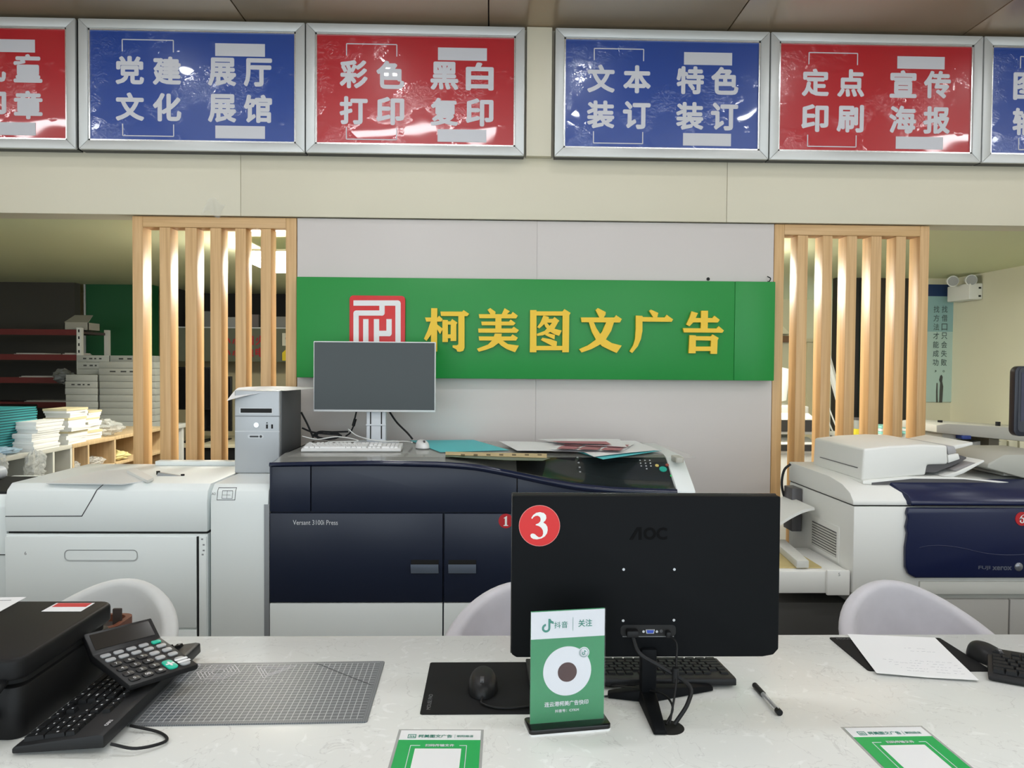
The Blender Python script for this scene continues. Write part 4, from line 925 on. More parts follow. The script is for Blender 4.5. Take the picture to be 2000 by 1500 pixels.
# diagonal seam continues over the rounded edge
s0, s1_ = P(177, 979), P(196, 951)
W(MB().add([(s0[0] - .002, YP - .0005, s0[1]), (s0[0] + .003, YP - .0005, s0[1]), (s0[0] + .022, YP + .0115, .931), (s0[0] + .017, YP + .0115, .931)], [[0, 1, 2, 3]]).add([(s0[0] + .017, YP + .0112, .931), (s0[0] + .022, YP + .0112, .931), (s0[0] + .04, YP + .045, .9556), (s0[0] + .035, YP + .045, .9556)], [[0, 1, 2, 3]]), 'cover_seam', MATS['seam_grey'], fa, weld=False)
d0, d1 = P(12, 1227), P(384, 1048)
dw = W(MB().box(d0[0], YP - .004, d0[1], d1[0], YP + .006, d1[1]), 'drawer', M_pw, fa, bev=.003)
h0, h1 = P(127, 1095), P(270, 1073)
rr = rrect(h0[0], h0[1], h1[0], h1[1], .018); ri = rrect(h0[0] + .004, h0[1] + .004, h1[0] - .004, h1[1] - .004, .015); hb = MB(); k = len(rr)
for i in range(k):
    j = (i + 1) % k; hb.add([(rr[i][0], YP - .006, rr[i][1]), (rr[j][0], YP - .006, rr[j][1]), (ri[j][0], YP - .0045, ri[j][1]), (ri[i][0], YP - .0045, ri[i][1])], [[0, 1, 2, 3]])
sub(hb, 'handle_rim', mat('press_shadow_grey', (168, 172, 173), .5), dw)
q = P(51, 1080); o = text('drawer_number', '6', (q[0], YP - .0046, q[1]), None, .014, mat('print_grey', (110, 114, 116), .5), None); o.data.transform(Matrix.Translation(-fa.location)); o.parent = dw
W(MB().box(d0[0], YP - .002, .05, d1[0], YP + .006, P(10, 1231)[1]), 'lower_panel', M_pw, fa, bev=.002)
W(MB().box(P(384.6, 1100)[0], YP + .0, .05, P(388, 1100)[0], YP + .005, d1[1]), 'drawer_gap', M_dark, fa)
W(MB().box(P(388.5, 1100)[0], YP - .001, .05, P(403, 1100)[0], YP + .006, d1[1]), 'side_strip', M_pw, fa, bev=.002)
for px, py in ((395, 1053), (398, 1064), (398, 1075), (396, 1083)):
    q = P(px, py); W(MB().box(q[0] - .004, YP - .0016, q[1] - .003, q[0] + .004, YP - .001, q[1] + .003), 'indicator', mat('print_mid', (140, 144, 146), .5), fa)
# open top tray: raised back wall, sloped plates, guides and knobs
zt_ = .955
W(MB().box(A0 + .35, 3.80, zt_, A1 - .004, 3.86, zt_ + .022), 'tray_back_wall', M_pw, fa, bev=.003)
def T2(px, py, z): p = atz(px, py, z); return (p.x, p.y)
W(MB().prism([T2(90, 945, zt_), T2(190, 922, zt_), T2(265, 916, zt_), T2(290, 940, zt_), T2(240, 947, zt_)], zt_, zt_ + .004, 'z'), 'inner_plate', mat('tray_pale', (226, 228, 228), .4), fa)
W(MB().prism([T2(265, 917, zt_ + .01), T2(300, 935, zt_ + .01), T2(288, 941, zt_ + .01), T2(248, 921, zt_ + .01)], zt_ + .004, zt_ + .016, 'z'), 'plate_rib', M_white, fa)
gq = [FX(302, 944, 3.45), FX(362, 943, 3.45), FX(366, 932, 3.45), FX(308, 923, 3.45)]
W(MB().prism(gq, 3.45, 3.47, 'y'), 'paper_guide', mat('guide_grey', (150, 154, 156), .4), fa, bev=.002)
gc = FX(340, 938, 3.45); W(MB().box(gc[0] - .016, 3.4488, gc[1] - .002, gc[0] + .016, 3.45, gc[1] + .006), 'guide_print', mat('print_dark', (50, 52, 54), .5), fa)
for px, py, Y in ((307, 924, 3.452), (355, 930, 3.452), (245, 946, 3.26)):
    q = FX(px, py, Y); W(MB().cyl((q[0], Y + .01, q[1] - .008), (q[0], Y + .01, q[1] + .008), .008, n=12), 'knob', M_black, fa)
# narrow transport unit
fb_ = thing('transport_unit', 'narrow white unit between the feeder and the press, under the computer tower', 'press module', (-1.03, 3.5, 0))
B0, B1 = P(411, 1000)[0], P(524, 1000)[0]
W(unit_body(B0, B1), 'cabinet', M_pw, fb_, bev=.005)
W(MB().box(P(515, 1000)[0], YP - .0015, .05, P(526, 1000)[0], YP + .001, P(515, 985)[1]), 'side_groove', mat('groove_grey', (142, 146, 150), .5), fb_, bev=.0005)
W(MB().box(P(514, 1000)[0], YP - .003, .05, P(516, 1000)[0], YP + .0, P(515, 985)[1]), 'groove_edge', M_pw, fb_)
la, lb = P(423, 977), P(459, 954)
def onslope(x, z): return (x, YP + (.012 * (z - .885) / .045 if z < .93 else .012 + .033 * (z - .93) / .025) - .0012, z)
ln = MB()
for a, b, c, d in ((la[0], la[1], lb[0], la[1] + .002), (la[0], lb[1] - .002, lb[0], lb[1]), (la[0], la[1], la[0] + .002, lb[1]), (lb[0] - .002, la[1], lb[0], lb[1]),
                   (la[0] + .02, la[1] + .006, lb[0] - .012, la[1] + .0075), (la[0] + .02, lb[1] - .012, lb[0] - .012, lb[1] - .0105), (la[0] + .02, la[1] + .006, la[0] + .0215, lb[1] - .0105), (lb[0] - .0135, la[1] + .006, lb[0] - .012, lb[1] - .0105), (la[0] + .04, la[1] + .006, la[0] + .0412, lb[1] - .0105), (la[0] + .02, la[1] + .02, la[0] + .055, la[1] + .0212)):
    ns_ = max(1, int((d - b) / .004))
    for i_ in range(ns_):
        e_, g_ = b + (d - b) * i_ / ns_, b + (d - b) * (i_ + 1) / ns_
        ln.add([onslope(a, e_), onslope(c, e_), onslope(c, g_), onslope(a, g_)], [[0, 1, 2, 3]])
W(ln, 'diagram_label', MATS['print_dark'], fb_, weld=False)
q = P(416, 965); o = text('module_print', 'A3', (q[0], onslope(0, q[1])[1] - .001, q[1]), None, .010, MATS['print_grey'], None); o.data.transform(Matrix.Translation(-fb_.location)); o.parent = fb_
# next unit, only its edge in view
fc = thing('paper_feeder', 'white feeder cabinet whose edge shows at the far left of the press line', 'paper feeder', (-2.2, 3.5, 0))
W(MB().prism([(YP + .02, .02), (YP + .02, .86), (YP + .05, .905), (3.8, .905), (3.8, .02)], -2.32, A0 - .006, 'x'), 'cabinet', M_pw, fc, bev=.005)
W(MB().box(-2.32, YP + .017, P(5, 1085)[1] - .003, A0 - .006, YP + .02, P(5, 1085)[1]), 'seam', M_dark, fc)
W(MB().box(-2.315, YP + .06, .905, A0 - .012, 3.7, .915), 'black_edge', M_dark, fc)
# ------------------------------------------------------------------ computer tower
YT = 3.54
tw = thing('computer_tower', 'silver grey computer tower standing on the narrow white unit', 'computer tower', (-1.075, 3.73, .955))
t0, t1 = FX(458, 930, YT), FX(547, 763, YT)
M_sil = mat('silver_plastic', (176, 180, 184), .35, metal=.3); M_side = mat('tower_side', (100, 102, 104), .45, metal=.4)
W(MB().box(t0[0] + .004, YT + .03, .956, t1[0], 3.93, t1[1]), 'case', M_side, tw, bev=.003)
fr = W(MB().box(t0[0], YT, .956, t1[0] - .002, YT + .03, t1[1]), 'front_bezel', M_sil, tw, bev=.006, seg=3)
def TF(px, py): return FX(px, py, YT)
a, b = TF(470, 806), TF(531, 798); sub(MB().box(a[0], YT - .001, a[1], b[0], YT + .001, b[1]), 'drive_slot', M_dark, fr)
sub(MB().box(a[0] - .006, YT - .0008, a[1] - .004, b[0] + .006, YT - .0002, b[1] + .004), 'slot_frame', mat('silver_bright', (200, 204, 208), .3), fr)
for py in (812, 842):
    a, b = TF(459, py + 1.4), TF(546, py); sub(MB().box(a[0], YT - .0012, a[1], b[0], YT + .001, b[1]), 'bezel_groove', MATS['silver_bright'] if py == 842 else mat('groove_dark', (128, 132, 136), .4), fr)
q = TF(501, 830); sub(MB().cyl((q[0], YT - .004, q[1]), (q[0], YT, q[1]), .0115, n=24), 'power_button', mat('chrome', (210, 212, 214), .15, metal=.9), fr)
for px in (521.5, 531.5):
    a, b = TF(px - 1.8, 837), TF(px + 1.8, 829); sub(MB().box(a[0], YT - .0012, a[1], b[0], YT, b[1]), 'usb_port', M_dark, fr)
q = TF(521.5, 826); sub(MB().cyl((q[0], YT - .0012, q[1]), (q[0], YT, q[1]), .003, n=10), 'audio_jack', M_dark, fr)
a, b = TF(484, 856), TF(515, 849); sub(MB().prism(rrect(a[0], a[1], b[0], b[1], .007), YT - .0015, YT, 'y'), 'maker_badge', MATS['silver_bright'], fr)
a, b = TF(488, 854), TF(505, 851); sub(MB().box(a[0], YT - .002, a[1], b[0], YT - .0015, b[1]), 'badge_print', MATS['print_dark'], fr)
q = TF(509.5, 852.5); sub(MB().cyl((q[0], YT - .002, q[1]), (q[0], YT - .0015, q[1]), .006, n=14), 'badge_mark', MATS['print_dark'], fr)
tp = thing('paper_sheet', 'white sheet draped over the top of the computer tower', 'paper', (0, 0, 0))
zt2 = t1[1] + .004
pc = [Vector((t0[0] - .012, YT - .03, zt2)), Vector((t1[0] + .02, YT + .03, zt2)), Vector((t1[0] + .13, 3.93, zt2 + .005)), Vector((t0[0] - .02, 3.80, zt2))]
def pf(u, v):
    p = pc[0].lerp(pc[1], u).lerp(pc[3].lerp(pc[2], u), v); d = max(0, 1 - v * 2.2) * max(0, 1 - u * 1.05)
    return (p.x - .008 * d, p.y - .012 * d, p.z - .055 * d ** 1.3 + .006 * math.sin(3 * u + 1))
MB().grid(pf, 14, 12).build('sheet', M_paper, tp, smooth=True, solid=.0005)
# ------------------------------------------------------------------ copier with navy front
YK = 3.0
M_cw = mat('copier_white', (232, 232, 228), .42); M_cg = mat('copier_grey', (210, 210, 204), .45); M_cn = mat('copier_navy', (22, 30, 66), .28)
M_dk = mat('copier_dark', (84, 82, 84), .35)
cp = thing('copier', 'white office copier with navy front cover and a document feeder on top', 'copier', (2.05, 3.33, 0))
def K(px, py, Y=YK): return FX(px, py, Y)
kx0 = K(1668, 989)[0]; kx1 = 2.62; kz = K(1668, 989)[1]; kzb = K(1662, 1160)[1]
W(MB().box(kx0, YK, kzb, kx1, 3.66, kz), 'main_body', M_cw, cp, bev=.006)
# upper deck with rounded front edge
prof = [(YK + .0, kz + .004), (YK + .002, kz + .022), (YK + .03, kz + .05), (YK + .10, kz + .075), (YK + .22, kz + .09), (3.66, kz + .095), (3.66, kz + .004)]
W(MB().prism(prof, kx0 - .004, kx1, 'x'), 'upper_deck', M_cw, cp, bev=.005)
W(MB().box(kx0 + .002, YK + .004, kz, kx1, 3.65, kz + .004), 'deck_gap', M_dark, cp)
# navy front cover (lower door) and sloped upper cover
z1, z2 = K(1775, 984)[1], K(1790, 1128)[1]; nx0 = K(1769, 1050)[0]
def cur(px, py): return K(px, py, YK - .02)
dp = [cur(*q) for q in ((1774, 992), (1771, 1004), (1774, 1012), (1770, 1030), (1773, 1042), (1769, 1070), (1769, 1108), (1775, 1122), (1788, 1129))]
W(MB().prism(dp + [(kx1 - .01, dp[-1][1]), (kx1 - .01, dp[0][1])], YK - .022, YK, 'y'), 'front_cover', M_cn, cp, bev=.006, seg=3)
up_ = MB(); cA, cB = cur(1775, 990), cur(1748, 947)
pr2 = [(YK - .02, kz + .006), (YK - .024, kz + .02), (YK + .0, kz + .045), (YK + .12, kz + .096), (YK + .12, kz + .006)]
o = W(MB().prism(pr2, nx0 + .006, kx1 - .01, 'x'), 'upper_cover', M_cn, cp, bev=.006)
for v in o.data.vertices:
    w = v.co + cp.location
    if w.x < nx0 + .06 and w.y > YK + .05: v.co.x -= .035
W(MB().box(nx0 + .02, YK - .0225, kz + .0055, kx1 - .012, YK, kz + .0085), 'cover_gap', M_dark, cp)
# swoosh, name and ball on the cover
sw = MB(); pts = [cur(*q) for q in ((1795, 1070), (1815, 1066), (1845, 1066), (1880, 1071), (1920, 1080), (1960, 1084), (2000, 1083), (2040, 1078))]
sw.tube(curve_pts([(a, YK - .0205, b) for a, b in pts], 5), .003, 6); W(sw, 'swoosh_ridge', mat('navy_ridge', (26, 34, 70), .5), cp, smooth=True)
q0, q1 = cur(1909, 1109), cur(1977, 1109)
o = text('logo_print', 'FUJI', (q0[0] + .026, YK - .0228, q0[1]), .048, .017, mat('logo_silver', (120, 124, 140), .3, metal=.5), None, bold=.02); o.data.transform(Matrix.Translation(-cp.location)); o.parent = cp
o = text('logo_print', 'xerox', (q0[0] + .098, YK - .0228, q0[1] - .001), .078, .016, MATS['logo_silver'], None, bold=.03); o.data.transform(Matrix.Translation(-cp.location)); o.parent = cp
q = cur(1989, 1107); bl_ = MB(); bl_.grid(lambda u, v: (q[0] + .0175 * math.sin(v * math.pi / 2) * math.cos(u * 2 * math.pi), YK - .022 - .008 * math.cos(v * math.pi / 2), q[1] + .0175 * math.sin(v * math.pi / 2) * math.sin(u * 2 * math.pi)), 24, 6)
W(bl_, 'logo_ball', mat('ball_silver', (140, 142, 150), .25, metal=.6), cp, smooth=True)
q = cur(1995, 1013); dk = W(MB().prism(disc(q[0], q[1], .0275, 32), YK - .0245, YK - .022, 'y'), 'number_sticker', MATS['sticker_dull_red'], cp)
six = MB(); R = .0165
c6 = (q[0], q[1] - .006)
for i in range(28):
    a0, a1 = 2 * math.pi * i / 28, 2 * math.pi * (i + 1) / 28
    six.add([(c6[0] + rx * math.cos(a), YK - .0248, c6[1] + rz * math.sin(a)) for rx, rz, a in ((.0042, .0085, a0), (.0105, .0112, a0), (.0105, .0112, a1), (.0042, .0085, a1))], [[0, 1, 2, 3]])
six.add([(c6[0] + a, YK - .0248, c6[1] + b) for a, b in ((-.0105, 0), (-.0095, .010), (-.004, .018), (.004, .0225), (.008, .0235), (.008, .022), (.001, .0185), (-.003, .012), (-.0045, .002))], [[0, 1, 2, 3, 4, 5, 6, 7, 8]])
sub(six, 'number_print', MATS['print_white'], dk, weld=False)
# drawers below
zz = K(1700, 1162)[1]
W(MB().box(kx0 + .01, YK + .005, zz, kx1, YK + .012, kzb + .05), 'skirt', M_cw, cp)
W(MB().box(K(1793, 1180)[0], YK - .01, K(1793, 1160)[1], kx1, YK + .004, K(1793, 1135)[1]), 'tray_lip', M_cg, cp, bev=.004)
W(MB().box(kx0 + .03, YK + .02, .03, kx1, 3.64, kzb), 'lower_cabinet', M_cg, cp)
W(MB().box(kx0 + .05, YK + .0, .1, K(1970, 1200)[0], YK + .02, K(1793, 1171)[1]), 'paper_drawer', mat('drawer_grey', (178, 176, 172), .45), cp, bev=.003)
W(MB().box(K(1973, 1200)[0], YK + .0, .1, kx1, YK + .02, K(1793, 1171)[1]), 'paper_drawer', MATS['drawer_grey'], cp, bev=.003)
for sx_ in (kx0 + .08, kx1 - .08): W(MB().cyl((sx_, 3.1, 0), (sx_, 3.1, .035), .03, n=14), 'caster', M_black, cp); 
# left side: vent grille, bypass tray
gx0 = kx0 - .001
W(MB().box(gx0 - .003, 3.12, .65, gx0 + .002, 3.40, .80), 'vent_frame', M_cw, cp, bev=.002)
W(MB().box(gx0 - .004, 3.14, .67, gx0 - .0028, 3.38, .775), 'vent_back', M_dk, cp)
for i in range(9): W(MB().box(gx0 - .006, 3.14, .672 + i * .0115, gx0 - .0035, 3.38, .678 + i * .0115), 'vent_slat', M_cg, cp)
tb = W(MB().prism([(YK + .02, .555), (YK + .02, .645), (3.42, .645), (3.42, .60), (3.1, .555)], kx0 - .30, kx0 - .004, 'x'), 'bypass_tray', M_cw, cp, bev=.006)
sub(MB().box(kx0 - .10, YK + .006, .55, kx0 - .006, YK + .022, .652), 'tray_hinge_block', M_cw, tb, bev=.006)
q = K(1639, 1122, YK + .006); o = text('tray_number', '5', (q[0], YK + .0052, q[1]), None, .013, MATS['print_grey'], None); o.data.transform(Matrix.Translation(-cp.location)); o.parent = tb
sub(MB().box(kx0 - .28, YK + .06, .646, kx0 - .1, 3.36, .652), 'tray_paper', mat('tray_tan', (196, 178, 124), .6), tb)
sub(MB().prism([(kx0 - .21, 3.04), (kx0 - .16, 3.04), (kx0 - .11, 3.42), (kx0 - .17, 3.42)], .652, .682, 'z'), 'side_guide', M_cg, tb, bev=.003)
W(MB().grid(lambda u, v: (kx0 - .20 + .17 * u, 3.30 + .3 * v, .80 + .05 * math.sin(u * 1.7) - .03 * (1 - u)), 8, 4), 'side_flap', M_cw, cp, smooth=True, solid=.012)
W(MB().box(kx0 - .05, 3.5, .70, kx0 - .003, 3.6, .90), 'side_duct', M_dk, cp, bev=.004)
W(MB().tube(curve_pts([(kx0 - .02, 3.6, 1.0), (kx0 - .05, 3.6, .97), (kx0 - .06, 3.6, .9), (kx0 - .04, 3.6, .82)]), .006, 7), 'side_cable', M_black, cp)
stq = thing('shaded_side_box', 'dark grey box added for the shaded copier side under the bypass tray', 'stand', (kx0 - .12, 3.3, 0))
W(MB().box(kx0 - .27, 3.08, .02, kx0 + .026, 3.56, .50), 'case', mat('shaded_side_dark', (70, 69, 67), .6), stq, bev=.004)  # added dark box: colour gives the shade on the copier's lower side
W(MB().box(kx0 - .275, 3.07, .0, kx0 + .022, 3.57, .02), 'plinth', M_dark, stq)
# document feeder
YA = 3.10
def A_(px, py): return FX(px, py, YA)
ax0 = A_(1684, 938)[0]; ax1 = A_(1853, 900)[0]; azb = A_(1684, 938)[1]; azt = A_(1687, 877)[1]
fe = [A_(*q) for q in ((1683, 939), (1770, 931), (1809, 928), (1809, 923), (1812, 908), (1852, 907), (1851, 870), (1800, 868), (1740, 871), (1687, 877))]
ad = W(MB().prism(fe, YA, 3.58, 'y'), 'document_feeder', M_cw, cp, bev=.01, seg=3)
W(MB().prism([A_(*q) for q in ((1683, 938), (1770, 930.5), (1860, 931), (1967, 941), (2010, 950), (2010, 956), (1683, 945))], YA - .01, 3.60, 'y'), 'platen_lid', M_cw, cp, bev=.004)
W(MB().prism([A_(*q) for q in ((1700, 942), (1780, 934), (1880, 935), (1967, 944), (1967, 946), (1700, 946))], YA - .0115, YA - .009, 'y'), 'lid_shadow_gap', M_dk, cp)
W(MB().box(ax0 - .003, YA + .04, azb + .045, ax0, YA + .40, azb + .048), 'feeder_side_groove', M_dk, cp)
W(MB().prism([A_(*q) for q in ((1852, 871), (1868, 872), (1873, 885), (1855, 889))], YA + .01, 3.5, 'y'), 'feeder_hinge', mat('hinge_grey', (168, 166, 168), .4), cp, bev=.006)
W(MB().prism([A_(*q) for q in ((1853, 889), (1874, 886), (1877, 897), (1854, 905))], YA + .005, 3.5, 'y'), 'feeder_nose', M_cw, cp, bev=.004)
W(MB().prism([A_(*q) for q in ((1812, 909), (1852, 908), (1880, 890), (1893, 894), (1893, 897), (1868, 910), (1832, 924), (1808, 924))], YA + .02, 3.5, 'y'), 'output_slot', M_dk, cp)
W(MB().prism([A_(*q) for q in ((1860, 918), (1893, 904), (1907, 904), (1912, 908), (1867, 921))], YA - .004, 3.45, 'y'), 'output_guide', mat('guide_dim', (146, 142, 142), .4), cp, bev=.002)
W(MB().prism([A_(*q) for q in ((1840, 930), (1866, 921), (1919, 898), (1921, 901), (1880, 924), (1860, 931))], YA - .008, 3.45, 'y'), 'output_tray', M_cw, cp, bev=.002)
W(MB().prism([A_(*q) for q in ((1868, 880), (1930, 868), (1930, 874), (1872, 889))], 3.2, 3.55, 'y'), 'input_tray', M_cw, cp, bev=.003)
# grey box next to the feeder, cut by the frame
gb = thing('copier_cover_box', 'pale grey machine cover beside the copier feeder, cut off by the frame', 'machine cover', (2.3, 3.4, kz + .1))
g0 = [FX(*q, 3.12) for q in ((1928, 914), (1930, 905), (1962, 888), (2080, 888), (2080, 938), (2000, 934))]
W(MB().prism(g0, 3.12, 3.5, 'y'), 'cover', mat('cover_grey', (176, 175, 166), .5), gb, bev=.006)
W(MB().box(K(1960, 930, 3.2)[0], 3.2, kz + .0955, K(2060, 930, 3.2)[0], 3.45, FX(1960, 925, 3.2)[1]), 'foot', M_cg, gb)
# touch panel cut by the frame
tq = thing('touch_panel', 'dark touch panel on an arm cut off by the right frame edge', 'touch panel', (2.25, 3.2, kz + .1))
YTP = 3.53
ta = FX(1980, 852, YTP); tb_ = FX(2120, 716, YTP)
W(MB().prism(rrect(ta[0], ta[1], tb_[0], tb_[1], .03), YTP, YTP + .04, 'y'), 'housing', mat('panel_navy', (34, 38, 50), .35), tq, bev=.004)
W(MB().prism(rrect(ta[0] + .016, ta[1] + .02, tb_[0] - .016, tb_[1] - .008, .02), YTP - .003, YTP, 'y'), 'bezel', mat('bezel_line', (60, 64, 74), .3), tq)
W(MB().box(ta[0] + .028, YTP - .005, ta[1] + .07, tb_[0] - .03, YTP - .003, tb_[1] - .03), 'screen', mat('screen_violet', (66, 68, 88), .2), tq)
W(MB().cyl((ta[0] + .14, YTP + .02, kz + .096), (ta[0] + .14, YTP + .02, ta[1] + .05), .02, n=16), 'arm', M_dk, tq)

# ------------------------------------------------------------------ rear room, left: pigeonhole cabinets with books
CX = -2.33
M_cab1 = mat('cabinet_grey', (188, 188, 180), .5); M_cab1i = mat('cabinet_grey_inside', (150, 152, 146), .6)
def cabinet(label, y0, y1, divs, m, zmid, lower=True):
    t = thing('pigeonhole_cabinet', label, 'cabinet', (CX - .2, (y0 + y1) / 2, 0), 0, 'pigeonhole cabinets left of the press')
    x0, x1 = CX - .40, CX
    W(MB().box(x0, y0, .978, x1, y1, 1.0), 'top_board', m, t, bev=.001)
    W(MB().box(x0, y0, 0, x0 + .012, y1, .978), 'back_panel', m, t)
    for y in divs: W(MB().box(x0 + .012, y - .009, 0.02, x1, y + .009, .978), 'divider', m, t, bev=.001)
    for z in zmid: W(MB().box(x0 + .012, y0, z, x1, y1, z + .016), 'shelf_board', m, t, bev=.001)
    W(MB().box(x0, y0, 0, x1, y1, .02), 'base_board', m, t)
    return t
def yx(px, py): return atx(px, py, CX).y
d1_ = [3.42, yx(67, 905), yx(105, 895), yx(141.5, 880) - .012]
cabinet('grey pigeonhole cabinet under the turquoise booklets', 3.41, d1_[-1] + .009, d1_, M_cab1, [atx(67, 944, CX).z - .01, .45])
d2_ = [d1_[-1] + .022, yx(173, 885), yx(225, 875), 5.3, 5.6]
cabinet('pale wooden pigeonhole cabinet beside the lattice screen', d2_[0] - .009, 5.609, d2_, M_woodp, [atx(225, 907, CX).z - .008, .45])
# booklets
M_tealb = mat('booklet_teal', (34, 138, 142), .55); M_teald = mat('booklet_teal_pages', (18, 84, 90), .7); M_pages = mat('book_pages', (226, 227, 224), .7, var=.05, vscale=(3, 3, 200)); M_ylw = mat('booklet_yellow', (204, 194, 158), .6)
def book(nm, label, grp, x, y, z, w, l, h, mc, mp, rz):
    t = thing(nm, label, 'booklet', (x, y, z), rz, grp)
    MB().box(-w / 2, -l / 2, 0, w / 2, l / 2, h * .55).build('pages', mp, t)
    MB().box(-w / 2 - .003, -l / 2 - .003, h * .5, w / 2 + .003, l / 2 + .003, h - .0004).build('cover', mc, t); return t
random.seed(11)
z = 1.0
for i in range(17):
    h = random.uniform(.0115, .0145)
    book('booklet', 'turquoise booklet, %s from the bottom of the tall stack on the grey cabinet' % ORD[i], 'turquoise booklets', CX - .205 + random.uniform(-.004, .004), 4.0 + random.uniform(-.006, .006), z, .20, .36, h, M_tealb, M_teald, random.uniform(-.02, .02)); z += h
z = 1.0
for i in range(7):
    h = (.026, .024, .02, .022, .02, .018, .02)[i]
    book('white_booklet', 'thick white booklet, %s from the bottom of the stack before the turquoise booklets' % ORD[i], 'white booklets on the cabinets', CX - .055 + random.uniform(-.008, .008), (4.10 if i < 4 else 4.12) + random.uniform(-.012, .012), z, .105, .235, h, M_pages, M_pages, random.uniform(-.05, .05)); z += h
z = 1.0
for i in range(8):
    h = random.uniform(.018, .028)
    book('white_booklet', 'thick booklet, %s from the bottom of the middle stack on the wooden cabinet' % ORD[i], 'white booklets above the wooden cabinet', CX - .07 + random.uniform(-.012, .012), 4.42 + random.uniform(-.012, .012), z, .13, .20, h, M_ylw if i in (2, 5, 7) else M_pages, M_pages, random.uniform(-.06, .06)); z += h
z = 1.0
for i in range(7):
    h = random.uniform(.02, .028)
    book('white_booklet', 'cream booklet, %s from the bottom of the stack beside the plastic bag' % ORD[i], 'white booklets beside the bag', CX - .12 + random.uniform(-.012, .012), 4.66 + random.uniform(-.012, .012), z, .16, .17, h, M_ylw if i in (1, 4, 6) else M_pages, M_pages, random.uniform(-.06, .06)); z += h
# clear plastic bags
M_bag = mat('clear_bag', (226, 230, 228), .12, alpha=.42, bump=.9, bscale=55, bdist=.02)
def bag(label, c, r, seed, m=M_bag):
    rnd = random.Random(seed); t = thing('plastic_bag', label, 'plastic bag', c, 0, 'clear plastic bags'); ph = [rnd.uniform(0, 6) for _ in range(6)]
    def f(u, v):
        a = u * 2 * math.pi; th = v * math.pi; k = 1 + .22 * math.sin(3 * a + ph[0]) * math.sin(2 * th + ph[1]) + .12 * math.sin(7 * a + ph[2] + 3 * th) + .08 * math.sin(11 * th + ph[3] + 2 * a)
        return (r[0] * k * math.sin(th) * math.cos(a), r[1] * k * math.sin(th) * math.sin(a), r[2] * (1 + k * math.cos(th) * .9))
    MB().grid(f, 26, 16).build('film', m, t, smooth=True); return t
bag('clear plastic bag slumped on the wooden cabinet beside the lattice', (CX - .09, 4.86, 1.0), (.10, .13, .05), 1)
bag('clear plastic bag hanging over the grey cabinet edge', (CX + .02, 3.95, .86), (.035, .07, .075), 2)
bag('clear plastic bag at the frame edge on the grey cabinet', (CX - .02, 3.72, .88), (.04, .05, .07), 3)
bag('clear plastic bag with blue sheets on the grey cabinet top', (CX - .06, 3.80, 1.0), (.05, .12, .02), 4, mat('bluish_bag', (178, 206, 226), .2, alpha=.7, bump=.6, bscale=40))
bag('crumpled clear bag in the first wooden pigeonhole', (CX - .06, (d2_[0] + d2_[1]) / 2, atx(225, 907, CX).z + .01), (.05, .05, .03), 5)
bag('crumpled clear bag in the second wooden pigeonhole', (CX - .06, (d2_[1] + d2_[2]) / 2, atx(225, 907, CX).z + .01), (.05, .08, .028), 6)
bag('yellowish wrapped sheets in the third wooden pigeonhole', (CX - .06, d2_[2] + .13, atx(225, 907, CX).z + .01), (.06, .10, .03), 7, mat('yellowish_bag', (222, 210, 150), .35, alpha=.9, bump=.6, bscale=40))
bag('crumpled clear bag in the grey pigeonhole', (CX - .06, (d1_[1] + d1_[2]) / 2, atx(67, 944, CX).z + .01), (.05, .06, .03), 8)
rq = atz(15, 950, .96); 
rl_ = thing('film_roll', 'blue and white film roll lying behind the feeder at the frame edge', 'roll', (-2.27, 3.5, .9155), 0)
MB().cyl((0, -.1, .03), (0, .12, .03), .03, n=24).build('roll', mat('roll_white', (206, 214, 224), .3), rl_); MB().cyl((0, -.104, .03), (0, -.1, .03), .022, n=24).build('core', mat('roll_blue', (70, 110, 170), .4), rl_)
# ------------------------------------------------------------------ ream stacks on a side table
tbq = thing('side_table', 'white side table carrying the stacks of wrapped paper', 'table', (-2.95, 6.0, 0))
W(MB().box(-3.5, 5.72, .93, -2.5, 6.4, .965), 'table_top', M_white, tbq, bev=.003)
for xx in (-3.47, -2.56):
    for y in (5.76, 6.34): W(MB().box(xx, y, 0, xx + .04, y + .04, .93), 'leg', M_white, tbq)
M_ream = mat('ream_wrap', (146, 149, 144), .55, var=.08, vscale=(14, 14, 40)); M_rm = mat('ream_print', (50, 52, 52), .6)
def ream(label, grp, x0, x1, y0, z, h, mark):
    t = thing('paper_ream', label, 'paper pack', ((x0 + x1) / 2, y0 + .15, z), random.uniform(-.015, .015), grp)
    w = (x1 - x0) / 2; MB().box(-w, -.15, 0, w, .15, h - .001).build('wrapper', M_ream, t, bev=.004)
    if mark:
        for k, (a, b) in enumerate(((-.6, -.4), (-.22, -.02), (.1, .22), (.4, .55))): MB().box(w * a, -.1506, h * .4, w * b, -.15, h * .62).build('wrapper_print', M_rm, t)
Y5 = 5.85
def rx(px): return aty(px, 770, Y5).x
z = .965; n = 0
while z < aty(150, 735, Y5).z - .02: ream('grey wrapped paper pack, %s from the bottom of the shorter front stack' % ORD[n], 'shorter stack of paper packs', rx(126) + random.uniform(-.01, .01), rx(190), Y5, z, .05, n in (2, 6)); z += .05; n += 1
z = .965; n = 0
while z < aty(225, 704, Y5).z - .02: ream('grey wrapped paper pack, %s from the bottom of the tall stack by the lattice' % ORD[n], 'tall stack of paper packs', rx(193) + random.uniform(-.006, .006), rx(303), Y5, z, .05, n in (8,)); z += .05; n += 1
z = aty(150, 735, Y5).z + .0; Y6 = 6.2
z = .965; n = 0
while z < aty(180, 692, Y6).z - .02: ream('grey wrapped paper pack, %s from the bottom of the rear stack' % ORD[n], 'rear stack of paper packs', aty(150, 700, Y6).x, aty(213, 700, Y6).x, Y6, z, .055, z > 1.4); z += .055; n += 1
